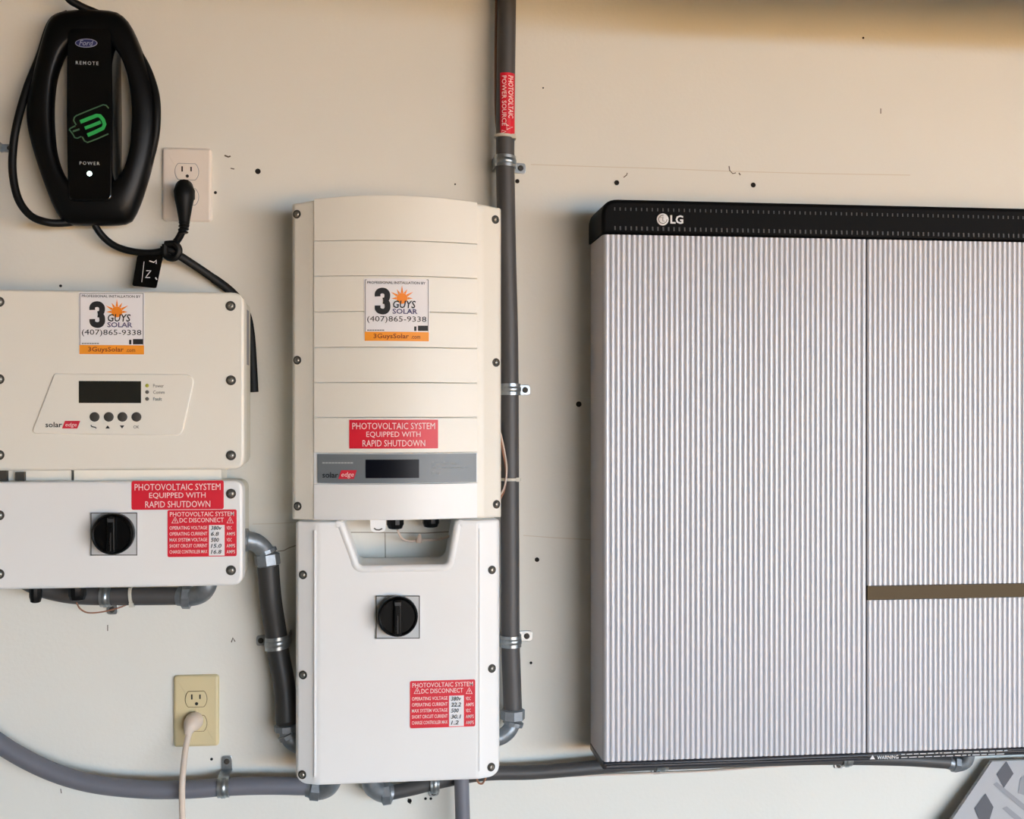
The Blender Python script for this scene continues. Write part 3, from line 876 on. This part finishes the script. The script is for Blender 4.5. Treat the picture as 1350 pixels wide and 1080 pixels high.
def world2(p, d=EVD):
    w = W(p.x, p.y, d); return Vector((w.x, w.z))
O = [world2(p) for p in O]; I = [world2(p) for p in I]
prof = [(.05, .030), (0.0, .033), (0.0, .040), (.05, .047), (.16, .053), (.36, .057), (.62, .059), (.84, .059), (.95, .057), (1.0, .051), (1.0, .036), (.96, .030)]
vs = []; fs = []
cen = world2(Vector(cc))
for (s, d) in prof:
    for k in range(NA):
        p = O[k].lerp(I[k], s); vs.append((p.x, -d, p.y))
m_ = len(prof)
for i in range(m_):
    for k in range(NA):
        k2 = (k + 1) % NA; i2 = (i + 1) % m_
        fs.append((i * NA + k, i * NA + k2, i2 * NA + k2, i2 * NA + k))
mb = MB().add(vs, fs); build('holster_ring', mb, M_BSATIN, ev, smooth=50)
mb = MB(); ws = [W(p[0], p[1], EVD) for p in [(89, 38), (147, 38), (149, 150), (148, 266), (90, 266), (88, 150)]]
prism(mb, round_poly([(p.x, p.z) for p in ws], [.01, .01, .05, .01, .01, .05], 5), 0.0, EVD + .003, .003, 3)
fp = build('front_panel', mb, M_BGLOSS, ev)
FD = EVD + .003
mb = MB(); c = W(113.5, 57, FD)
def ell(c, a, b, n=28): return [(c[0] + a * math.cos(2 * math.pi * i / n), c[1] + b * math.sin(2 * math.pi * i / n)) for i in range(n)]
flat_poly(mb, ell((113.8, 57), 14.6, 5.8), FD, .0006); bd = build('badge', mb, M_BADGE, fp, smooth=0)
mb = MB(); flat_poly(mb, ell((113.8, 57), 13.6, 4.9), FD, .0009); build('badge_field', mb, M_BLUE, fp, smooth=0)
text('Ford', (104.5, 53.4, 123.5, 60.5), M_BADGE, fp, FD, eps=.0012, shear=.3, bold=.008)
text('REMOTE', (100, 81, 130, 85.6), M_SINK, fp, FD, eps=.0005, bold=.006, space=1.3)
text('POWER', (105, 213.2, 131.5, 217.6), M_SINK, fp, FD, eps=.0005, bold=.006, space=1.3)
mb = MB(); lathe(mb, W(118, 229, FD), (0, -1, 0), [(.0034, 0), (.0034, .0006), (.0016, .0012)], 16); build('status_light', mb, M_LED, fp)
mb = MB()
stroke(mb, [(106, 161), (117, 156.5), (127.5, 152.5), (132, 153), (136, 158), (138, 164), (136, 169), (127, 173.5), (115.5, 178.5)], 5.0, FD, .0006)
stroke(mb, [(112, 169.2), (122, 165.5), (133, 161)], 4.4, FD, .0007)
build('plug_symbol', mb, M_GREEN, fp, smooth=0)
mb = MB()
stroke(mb, [(143.5, 143), (140, 139), (136, 138.3), (118, 145.5), (101, 152.5), (98, 155), (97.3, 159), (100.5, 165)], 1.8, FD, .0006)
stroke(mb, [(99.5, 166), (92.5, 169.5), (91.5, 171), (96.5, 177.5)], 1.8, FD, .0006)
stroke(mb, [(96, 173.5), (105, 170.5)], 2.6, FD, .0006)
stroke(mb, [(96.5, 177.5), (98.5, 181.5), (102, 182.4), (107.5, 180)], 1.8, FD, .0006)
stroke(mb, [(108.5, 180.5), (111.5, 186), (115.5, 188), (130, 182.5), (143, 176.5)], 1.8, FD, .0006)
build('symbol_outline', mb, M_GREEND, fp, smooth=0)
# charging lead wound round the holster
lead = catmull(ppts([(70, -40, .05), (88, -5, .05), (106, 8, .045), (150, 30, .035), (186, 75, .04), (203, 115, .045), (207, 150, .05), (203, 190, .045), (187, 240, .035), (160, 284, .03), (120, 289, .03), (85, 294, .04),
                     (62, 293, .05), (40, 284, .05), (24, 262, .05), (17, 230, .05), (17, 200, .05), (22, 165, .05), (35, 118, .04), (52, 75, .03), (68, 30, .028), (90, 18, .025)]), 8)
mb = MB(); tube(mb, lead, .0056, 10); build('charging_lead', mb, M_RUBBER, ev)
cordp = catmull(ppts([(122, 285, .04), (127, 300, .035), (140, 316, .03), (158, 327, .028), (185, 333, .028), (210, 332, .03), (228, 323, .032), (239, 308, .036), (243, 290, .04), (243, 270, .042)]), 8)
mb = MB(); tube(mb, cordp, .0052, 10); cord = build('power_cord', mb, M_RUBBER, ev)
pl = ppts([(243, 300, .038), (243, 288, .041), (243, 272, .043), (243, 262, .043), (243, 252, .042), (243, 246, .038), (243, 243.5, .03)])
mb = MB(); tube(mb, pl, [.0066, .0085, .0115, .0140, .0152, .0125, .006], 16); pg = build('plug', mb, M_RUBBER, ev)
mb = MB(); mb.box(pl[4].x - .010, pl[4].x + .010, -.04, -.006, pl[4].z - .006, pl[4].z + .008); build('plug_face', mb, M_RUBBER, pg, smooth=0)
for i, yy in enumerate((289, 293.5, 298, 302.5, 307)):
    c = W(243 - i * i * .12, yy, .04); mb = MB(); lathe(mb, c, (-.1 * i * .3, 0, 1), [(.0072, -.0012), (.0082, 0), (.0072, .0012)], 12); build('strain_relief_rib', mb, M_RUBBER, pg)
tg = [W(a, b, .033) for a, b in ((181, 337), (215.5, 335), (206, 380), (174, 377))]
mb = MB(); prism(mb, round_poly([(p.x, p.z) for p in tg], .003, 3), .031, .0325); tag_ = build('cord_tag', mb, M_BGLOSS, cord)
mb = MB()
stroke(mb, [(197, 344), (203, 346), (206, 343), (206, 348)], 1.4, .0325, .0005); stroke(mb, [(193, 357), (199, 357), (195, 362), (192, 366), (198, 366)], 1.3, .0325, .0005)
stroke(mb, [(190, 345), (187, 372)], .8, .0325, .0005); stroke(mb, [(205, 366), (207, 369)], 1.6, .0325, .0005)
build('tag_print', mb, M_LOGOW, cord, smooth=0)

# hook strap that bundles the cord -----------------------------------------
stp = W(222, 328, .03)
st = thing('hook_strap', 'black fabric strap tied round the charger cord, tail running behind the cream inverter', 'strap', stp)
mb = MB(); tube(mb, catmull(ppts([(212, 330, .036), (224, 329, .036), (238, 338, .033), (258, 351, .025), (280, 366, .015), (306, 386, .008), (322, 408, .006), (330, 440, .006), (335, 517, .009)])), [.0060] * 33 + [.0066] * 32, 8, flat=.35)
build('strap_tail', mb, M_RUBBER, st)
mb = MB(); tube(mb, catmull(ppts([(218, 322, .04), (231, 322, .043), (236, 331, .043), (230, 340, .042), (219, 337, .04), (218, 322, .04)])), .0052, 8); build('strap_knot', mb, M_RUBBER, st)

# ================================================================== OUTLETS
def outlet(px, label, name, mt, face_gap, scr_mat):
    x0, y0, x1, y1 = px
    xa, xb = X(x0, .006), X(x1, .006); cx = (x0 + x1) / 2; za, zb = Z(y1, .006, cx), Z(y0, .006, cx)
    o = thing('wall_outlet', label, 'outlet', ((xa + xb) / 2, 0, za))
    w, h = xb - xa, zb - za; mx = (xa + xb) / 2; mz = (za + zb) / 2
    mb = MB(); prism(mb, rrect(xa, xb, za, zb, .0060, 5), 0, .0065, .0042, 3); build('cover_plate', mb, mt, o)
    for s in (1, -1):
        zc = mz + s * h * .17
        pts = [Vector((mx + a * w * .235, zc + b * h * .125)) for a, b in [(math.cos(t) * 1.0, max(-.86, min(.86, 1.25 * math.sin(t)))) for t in [2 * math.pi * i / 40 for i in range(40)]]]
        mb = MB(); prism(mb, offset(pts, -.0008), .004, .0068); rg = build('receptacle_gap', mb, face_gap, o)
        mb = MB(); prism(mb, pts, .004, .0080, .0008, 2); rc = build('receptacle', mb, mt, o)
        for sx, hh in ((-.09, .062), (.09, .052)):
            mb = MB(); mb.box(mx + sx * w - .0011, mx + sx * w + .0011, -.0083, -.0075, zc + h * .02 - h * hh / 2 + .001, zc + h * .02 + h * hh / 2 + .002); build('blade_slot', mb, M_SLOTD, rc, smooth=0)
        mb = MB(); lathe(mb, (mx + .001, -.0078, zc - h * .062), (0, -1, 0), [(.0024, 0), (.0024, .0006)], 12); build('ground_hole', mb, M_SLOTD, rc)
    mb = MB(); lathe(mb, (mx, -.0062, mz), (0, -1, 0), [(.0026, 0), (.0026, .0008), (.0018, .0013)], 12); build('cover_screw', mb, scr_mat, o)
    return o
outlet((213.5, 194.5, 279, 291.5), 'white wall outlet beside the black car charger', 'a', M_OWHITE, M_CARDL, M_OWHITE)
outlet((228.5, 890.5, 288.5, 985), 'ivory wall outlet with a beige cord plugged into it', 'b', M_OBEIGE, M_BROWN if False else mat('outlet_gap', (120, 96, 66), .7), M_OBEIGE)
pb = W(256, 952, .02)
bc = thing('power_cord', 'thin beige power cord hanging from the ivory outlet', 'cord', (pb.x, 0, 0))
mb = MB(); ctr = W(254, 953, .008)
tube(mb, [Vector((ctr.x + .003, -.0075, ctr.z + .004)), Vector((ctr.x + .003, -.013, ctr.z + .004)), Vector((ctr.x + .001, -.022, ctr.z + .001)), Vector((ctr.x - .002, -.028, ctr.z - .004)), Vector((ctr.x - .004, -.030, ctr.z - .012))], [.0125, .0135, .0125, .0085, .0048], 16)
build('plug', mb, M_CORD, bc)
cp_ = ppts([(252.5, 958, .030), (247, 975, .03), (243, 1000, .045), (240.5, 1030, .06), (240, 1055, .06), (241, 1090, .055), (246, 1200, .05)]); cp_ += [Vector((cp_[-1].x + .01, -.05, .5)), Vector((cp_[-1].x, -.06, .02)), Vector((cp_[-1].x - .1, -.1, .008))]
mb = MB(); tube(mb, catmull(cp_), .0046, 10); build('cord', mb, M_CORD, bc)

# ================================================================== CONDUITS
def ring(mb, c, axis, r, h, sides=16, mi=0, R2=None):
    lathe(mb, c, axis, [(r * .8, -h / 2), (r, -h / 2 + h * .12), (r, h / 2 - h * .12), (r * .8, h / 2)], sides, mi)
def nut(parent, p, axis, r, h, sides=8, name='compression_nut', m=None):
    mb = MB(); ring(mb, p, axis, r, h, sides); return build(name, mb, m or M_CAST, parent, smooth=25)
CD = .036
# A vertical
ap = [(667.5, -60), (668, 0), (667, 90), (666, 180), (666, 214), (668, 330), (670.5, 430), (671.5, 513), (672, 632), (672.5, 750), (673, 845), (675, 905), (676, 938)]
ca = thing('vertical_conduit', 'dark grey vertical conduit with a red tape label beside the slatted inverter', 'conduit', W(676, 965, 0))
RA = .0143
apw = ppts(ap, CD)
mb = MB(); tube(mb, catmull(apw), RA, 16); tb = build('tube', mb, M_CONDUIT, ca)
ela = catmull(ppts([(676, 930, CD), (677, 948, CD), (672, 962, CD + .004), (662, 971, CD + .005), (648, 976, CD + .006)]))
mb = MB(); tube(mb, ela, .0118, 16); build('elbow', mb, M_CAST, ca)
nut(ca, W(676, 942, CD), (0.02, 0, 1), .0185, .018)
nut(ca, W(676.5, 953, CD), (.3, 0, 1), .016, .008, 12)
xc_l = W(666.5, 140, CD).x
def dcyl(x): return CD + math.sqrt(max(.00004, RA * RA - (x - xc_l - .0005) ** 2)) + .0003
lab = sheet('tape_label', (659.5, 95.5, 678.5, 179.5), M_RED, ca, dcyl, .0005, cols=10)
lab['label'] = 'red tape label with pale vertical lettering'
text('PHOTOVOLTAIC', (670, 100, 676.5, 156), M_LPINK, lab, dcyl, eps=.0016, rot=-90, bold=.01)
text('POWER SOURCE', (661.5, 100, 667.5, 166), M_LPINK, lab, dcyl, eps=.0016, rot=-90, bold=.01)
mb = MB(); stroke(mb, [(668, 165), (676, 168), (668, 171)], 1.2, dcyl, .0014, closed=True); stroke(mb, [(661.5, 172), (667, 173.5), (661.5, 176)], 1.0, dcyl, .0014, closed=True); build('warning_triangle', mb, M_LPINK, lab, smooth=0)
# thin wire beside it
wr = thing('thin_cable', 'thin brown cable running beside the top of the vertical conduit', 'cable', W(655, 240, 0))
mb = MB(); tube(mb, catmull(ppts([(656, -60, .012), (654.5, 0, .012), (653.5, 80, .012), (654, 150, .012), (657, 190, .012), (658, 260, .012)])), .0022, 8); build('cable', mb, M_COPPER, wr)
wr2 = thing('thin_cable', 'thin coppery cable bowing out between slatted inverter and vertical conduit', 'cable', W(662, 660, 0))
mb = MB(); tube(mb, catmull(ppts([(652, 560, .05), (659, 578, .05), (664, 600, .052), (667, 620, .053), (666, 640, .053), (661, 655, .05), (652, 668, .05)])), .0016, 8); build('cable', mb, M_COPPER, wr2)
mb = MB(); tube(mb, catmull(ppts([(652, 552, .05), (660, 572, .05), (666, 600, .053), (668, 622, .055), (664, 645, .053), (652, 662, .05)])), .0013, 8); build('cable', mb, M_WIREW, wr2)
def tie(px, py, R, label, axis=(0, 0, 1), d=CD, tail=None):
    c = W(px, py, d); o = thing('cable_tie', label, 'cable tie', c)
    mb = MB(); ax = Vector(axis).normalized()
    lathe(mb, c, ax, [(R, -.0022), (R + .0016, -.0020), (R + .0016, .0020), (R, .0022)], 24); build('band', mb, M_TIE, o)
    mb = MB(); e = ax.cross(Vector((0, -1, 0))).normalized()
    q = c + e * (R * .75) + Vector((0, -1, 0)) * (R * .75)
    mb.box(q.x - .003, q.x + .003, q.y - .003, q.y + .003, q.z - .003, q.z + .003); build('lock_head', mb, M_TIE, o, smooth=0)
    return o
tie(666, 181, RA + .001, 'pale cable tie just under the red tape label', axis=(0.08, 0, 1))
tie(672, 632, RA + .001, 'pale cable tie on the vertical conduit beside the grey display band')

def strap(px, py, axis_px, r, tab, label, d=CD, tabw=14, tablen=18, bw=15, m=M_ZINC, slope=0.0):
    """one-hole strap: arch over the conduit, tab flat on the wall. axis 'v' or 'h'; tab direction sign"""
    c = W(px, py, d); s = SC(px, d)
    o = thing('conduit_strap', label, 'pipe strap', (c.x, 0, c.z), None)
    hw_ = bw * s / 2; R = r + .0006; t = .0017
    prof = []
    for k in range(17):
        a = math.pi * k / 16
        prof.append((math.cos(a), math.sin(a)))
    vs = []; fs = []
    path = [(R, -c.y * 0 + 0.0)]
    inn = [(-R * 1.0, 0.0)] + [(-R * ca_, -c.y + R * sa_) for ca_, sa_ in prof] + [(R * 1.0, 0.0)]
    out = [(-(R + t), 0.0)] + [(-(R + t) * ca_, -c.y + (R + t) * sa_) for ca_, sa_ in prof] + [((R + t), 0.0)]
    def mk(u, dep, v):
        return (c.x + u, -dep, c.z + v - u * slope) if axis_px == 'v' else (c.x + v, -dep, c.z + u + v * slope)
    n = len(inn)
    for (u, dp) in inn: vs += [mk(u, dp, -hw_), mk(u, dp, hw_)]
    for (u, dp) in out: vs += [mk(u, dp, -hw_), mk(u, dp, hw_)]
    for i in range(n - 1):
        a, b = i * 2, n * 2 + i * 2
        fs += [(a, a + 1, a + 3, a + 2), (b, b + 2, b + 3, b + 1), (a, a + 2, b + 2, b), (a + 1, b + 1, b + 3, a + 3)]
    mb = MB().add(vs, fs); build('arch', mb, m, o, smooth=40)
    # raised rib on the arch
    vs = []; fs = []
    rib = [(-(R + t + .0012) * ca_, -c.y + (R + t + .0012) * sa_) for ca_, sa_ in prof[2:15]]
    for (u, dp) in rib: vs += [mk(u, dp, -hw_ * .35), mk(u, dp, hw_ * .35), mk(u * .93, dp - .0014, -hw_ * .5), mk(u * .93, dp - .0014, hw_ * .5)]
    for i in range(len(rib) - 1):
        a, b = i * 4, i * 4 + 4
        fs += [(a, b, b + 1, a + 1), (a, a + 2, b + 2, b), (a + 1, b + 1, b + 3, a + 3)]
    mb = MB().add(vs, fs); build('arch_rib', mb, m, o, smooth=60)
    L = tablen * s; tw = tabw * s / 2
    u0, u1 = tab * (R), tab * (R + L)
    pts = [(u0, -tw), (u1, -tw), (u1, tw), (u0, tw)]
    P2 = []
    for (u, v) in pts:
        q = mk(u, 0, v); P2.append((q[0], q[2]))
    mb = MB(); prism(mb, round_poly(P2, [0, tw * .6, tw * .6, 0], 4), .0, .0028, .0006, 2); tabo = build('tab', mb, m, o)
    q = mk(tab * (R + L * .62), 0.0028, 0)
    mb = MB(); lathe(mb, q, (0, -1, 0), [(tw * .55, 0), (tw * .55, .0010), (tw * .42, .0022), (tw * .16, .0024), (tw * .12, .0012)], 14); build('screw', mb, M_SDARK, tabo)
    return o
strap(666, 213.5, 'v', RA, 1, 'zinc strap on the vertical conduit below the red tape label', slope=.06)
strap(672, 513.5, 'v', RA, 1, 'zinc strap on the vertical conduit halfway down, beside the inverter slats')
strap(673, 845, 'v', RA, 1, 'zinc strap with a pale tab low on the vertical conduit', tablen=20)

# B left run between the boxes
cb = thing('short_conduit', 'short dark conduit with metal elbows between the two switch boxes', 'conduit', W(377, 980, 0))
BDp = .05
mb = MB(); tube(mb, catmull(ppts([(353, 742, BDp), (357, 790, BDp - .004), (363, 830, BDp - .012), (368, 866, BDp - .014), (375, 905, BDp - .010), (378, 950, BDp - .004), (379, 960, BDp)])), .0158, 16); build('tube', mb, M_SHADECON, cb)
mb = MB(); tube(mb, catmull(ppts([(314, 711, BDp + .02), (324, 712, BDp + .018), (338, 716, BDp + .012), (349, 727, BDp + .004), (353, 745, BDp)])), .0135, 16); build('elbow', mb, M_CAST, cb)
nut(cb, W(352.5, 738, BDp + .001), (-.12, 0, 1), .0185, .020); nut(cb, W(324, 712, BDp + .018), (1, 0, 0), .0165, .010, 10)
nut(cb, W(351, 728, BDp + .003), (-.4, 0, 1), .016, .007, 12)
mb = MB(); tube(mb, catmull(ppts([(378, 955, BDp - .002), (382, 972, BDp), (392, 981, BDp), (402, 983, BDp)])), .0135, 16); build('elbow', mb, M_CAST, cb)
nut(cb, W(379, 959, BDp - .001), (-.08, 0, 1), .0195, .011, 10); nut(cb, W(381, 969, BDp), (-.5, 0, 1), .0165, .008, 10)
strap(365.5, 847, 'v', .0158, -1, 'zinc strap on the short dark conduit left of the scooped box', d=BDp - .014, slope=-.12, bw=17, tablen=16)

# C bottom left sweep
cc_ = thing('flexible_conduit', 'grey flexible conduit sweeping along the bottom left of the wall', 'conduit', W(200, 1052, 0))
cpt = [(-150, -40), (-150, 300), (-149, 600), (-140, 760), (-98, 880), (-44, 943), (0, 981), (60, 1014), (120, 1033), (190, 1041), (250, 1041), (300, 1037.5), (355, 1036), (408, 1037)]
mb = MB(); tube(mb, catmull(ppts(cpt, CD)), .0132, 16); build('tube', mb, M_PVC, cc_)
mb = MB(); tube(mb, catmull(ppts([(406, 1038, CD), (422, 1042, CD + .004), (434, 1036, CD + .012), (440, 1022, CD + .018), (441, 1006, CD + .018)])), .0140, 14); build('elbow', mb, M_CAST, cc_)
nut(cc_, W(416, 1040, CD + .002), (1, 0, -.15), .0185, .016)
strap(295, 1037.5, 'h', .0132, 1, 'zinc strap on the flexible conduit beside the beige cord', slope=.03, tablen=20)

# D right run behind the battery
cdn = thing('long_conduit', 'grey conduit running right from the scooped box and behind the battery', 'conduit', W(800, 1020, 0))
dpt = [(512, 1046), (545, 1039), (590, 1028), (640, 1020), (700, 1018.5), (760, 1014), (830, 1008), (930, 1004), (1050, 1000), (1120, 999.5), (1190, 1001), (1240, 1004), (1256, 1005.5)]
mb = MB(); tube(mb, catmull(ppts(dpt, .030)), .0108, 14); build('tube', mb, M_CONDUIT, cdn)
mb = MB(); tube(mb, catmull(ppts([(516, 1046, .032), (503, 1045, .036), (492, 1038, .044), (487, 1024, .05), (486, 1006, .05)])), .0140, 14); build('elbow', mb, M_CAST, cdn)
nut(cdn, W(509, 1045.5, .034), (1, 0, .1), .0185, .015)
mb = MB(); tube(mb, catmull(ppts([(1250, 1005, .03), (1262, 1008, .031), (1272, 1004, .034), (1276, 992, .036), (1276, 975, .036)])), .0112, 14); build('elbow', mb, M_CAST, cdn)
nut(cdn, W(1259, 1006.5, .03), (1, 0, -.2), .0142, .011)
strap(573, 1033, 'h', .0120, -1, 'zinc strap under the bottom edge of the scooped switch box', d=.030, slope=.15, tablen=14, tabw=14, bw=12)
strap(872, 1005.5, 'h', .0108, -1, 'small zinc strap below the battery near its left corner', d=.030, slope=.02, tablen=13, tabw=15, bw=15)
strap(1115, 999.5, 'h', .0108, -1, 'small zinc strap below the battery under its middle joint', d=.030, tablen=11, tabw=12, bw=12)
w3 = thing('thin_cable', 'thin pale cable running along the wall under the battery', 'cable', W(900, 1024, 0))
mb = MB(); tube(mb, catmull(ppts([(700, 1025, .006), (780, 1022.5, .006), (850, 1020, .006), (930, 1017, .006), (1000, 1012, .006), (1090, 1006, .006)])), .0014, 6); build('cable', mb, M_WIREW, w3)

# E drop pipe
ce = thing('drop_pipe', 'grey plastic pipe dropping straight down from the scooped switch box', 'pipe', (W(609, 1060, .06).x, -.055, 0))
ep = W(608.5, 1030, .055); ep2 = W(610, 1078, .055)
mb = MB(); tube(mb, [Vector((ep.x, -.055, dzb + .002)), Vector((ep.x, -.055, ep.z)), Vector((ep2.x, -.055, ep2.z)), Vector((ep2.x, -.055, .75)), Vector((ep2.x, -.055, 0.0))], .0112, 16); build('tube', mb, M_PVC, ce)
mb = MB(); lathe(mb, (ep.x, -.055, dzb - .001), (0, 0, -1), [(.013, -.004), (.013, .004), (.0118, .005)], 16); build('collar', mb, M_LWHITE, ce)
mb = MB(); tube(mb, catmull(ppts([(628, 1020, .05), (630, 1031, .05), (636, 1033, .05), (641, 1024, .05)])), .0016, 6)
wdr = thing('thin_cable', 'short brown cable end poking out under the scooped switch box', 'cable', W(634, 1034, .05)); build('cable', mb, M_COPPER, wdr)

# F conduit under the left box
cf = thing('short_conduit', 'dark conduit tucked under the low wide switch box', 'conduit', W(160, 800, 0))
mb = MB(); tube(mb, catmull(ppts([(28, 762, .04), (42, 770, .04), (66, 779, .04), (105, 785.5, .04), (170, 786.5, .04), (240, 786, .04)])), .0128, 16); build('tube', mb, M_CONDUIT, cf)
mb = MB(); tube(mb, catmull(ppts([(236, 786, .04), (250, 787, .045), (264, 783, .05), (272, 774, .055), (274, 760, .055)])), .0142, 14); build('elbow', mb, M_CAST, cf)
nut(cf, W(246, 787, .043), (1, 0, -.05), .0178, .014)
tie(174, 787, .0138, 'white cable tie on the conduit under the low wide switch box', axis=(1, 0, .12), d=.04)
strap(140, 786.5, 'h', .0128, -1, 'zinc strap on the conduit under the low wide switch box', d=.04, tablen=18, tabw=15, bw=14)

# G strap at the left edge behind the charger
strap(-14, 191, 'v', .010, 1, 'small zinc strap at the left edge beside the black car charger', d=.02, tablen=18, tabw=11, bw=12)
cg = thing('thin_conduit', 'thin grey conduit just outside the left edge of the picture', 'conduit', W(-14, 300, 0))
mb = MB(); tube(mb, catmull(ppts([(-14, -60, .02), (-14, 100, .02), (-14, 190, .02), (-14, 300, .02), (-12, 360, .02), (-10, 400, .018)])), .0100, 12); build('tube', mb, M_CONDUIT, cg)

# ================================================================== CARDBOARD SHEET
kd0 = .022; kb = .15
def KP(px, py):
    """point on the leaning sheet: it leaves the wall towards its foot"""
    d = kd0
    ztop = W(1320, 1003, kd0).z
    for _ in range(8):
        w = W(px, py, d); d = kd0 + (kb - kd0) * max(0, (ztop - w.z)) / ztop
    return W(px, py, d)
tl = KP(1308, 1004); tr_x = tl.x + .30
e1 = KP(1256, 1080); slope = (tl.x - e1.x) / (tl.z - e1.z)
ztop = tl.z
def onsheet(x, z): return Vector((x, -(kd0 + (kb - kd0) * (ztop - z) / ztop), z))
card = thing('cardboard_sheet', 'pale grey printed cardboard sheet with dark diamonds leaning below the battery', 'cardboard', (tl.x - .3, -kb, 0))
BLx = tl.x - slope * ztop * .62
fr = [onsheet(tl.x, ztop), onsheet(tr_x, ztop), onsheet(tr_x, 0), onsheet(BLx, 0), onsheet(BLx, ztop * .38)]
nrm = Vector((0, -ztop, -(kb - kd0))).normalized() * -1
nn = Vector((0, 1, 0)) * .007
mb = MB(); n = len(fr)
mb.add([v for v in fr] + [v + nn for v in fr], [tuple(range(n)), tuple(range(n, 2 * n))[::-1]] + [(i, (i + 1) % n, n + (i + 1) % n, n + i) for i in range(n)])
sh = build('board', mb, M_CARD, card, smooth=0)
def kpoly(mb, pix, eps=.0006):
    ws = [KP(*p) for p in pix]; mb.add([w + Vector((0, -eps, 0)) for w in ws], [tuple(range(len(ws)))])
for pix in ([(1326.5, 1003.5), (1336, 1020), (1323, 1039), (1313.5, 1021)], [(1299, 1046), (1309.5, 1064), (1304, 1082), (1291, 1082), (1284, 1066)]):
    mb = MB(); kpoly(mb, pix); build('printed_diamond', mb, M_CARDP, sh, smooth=0)
for pix in ([(1309, 1034), (1314, 1031), (1352, 1062), (1350, 1069)], [(1321, 1066), (1327, 1063), (1354, 1085), (1348, 1090)], [(1345, 1026), (1352, 1021), (1356, 1050), (1342, 1046)]):
    mb = MB(); kpoly(mb, pix); build('printed_bar', mb, M_CARDL, sh, smooth=0)
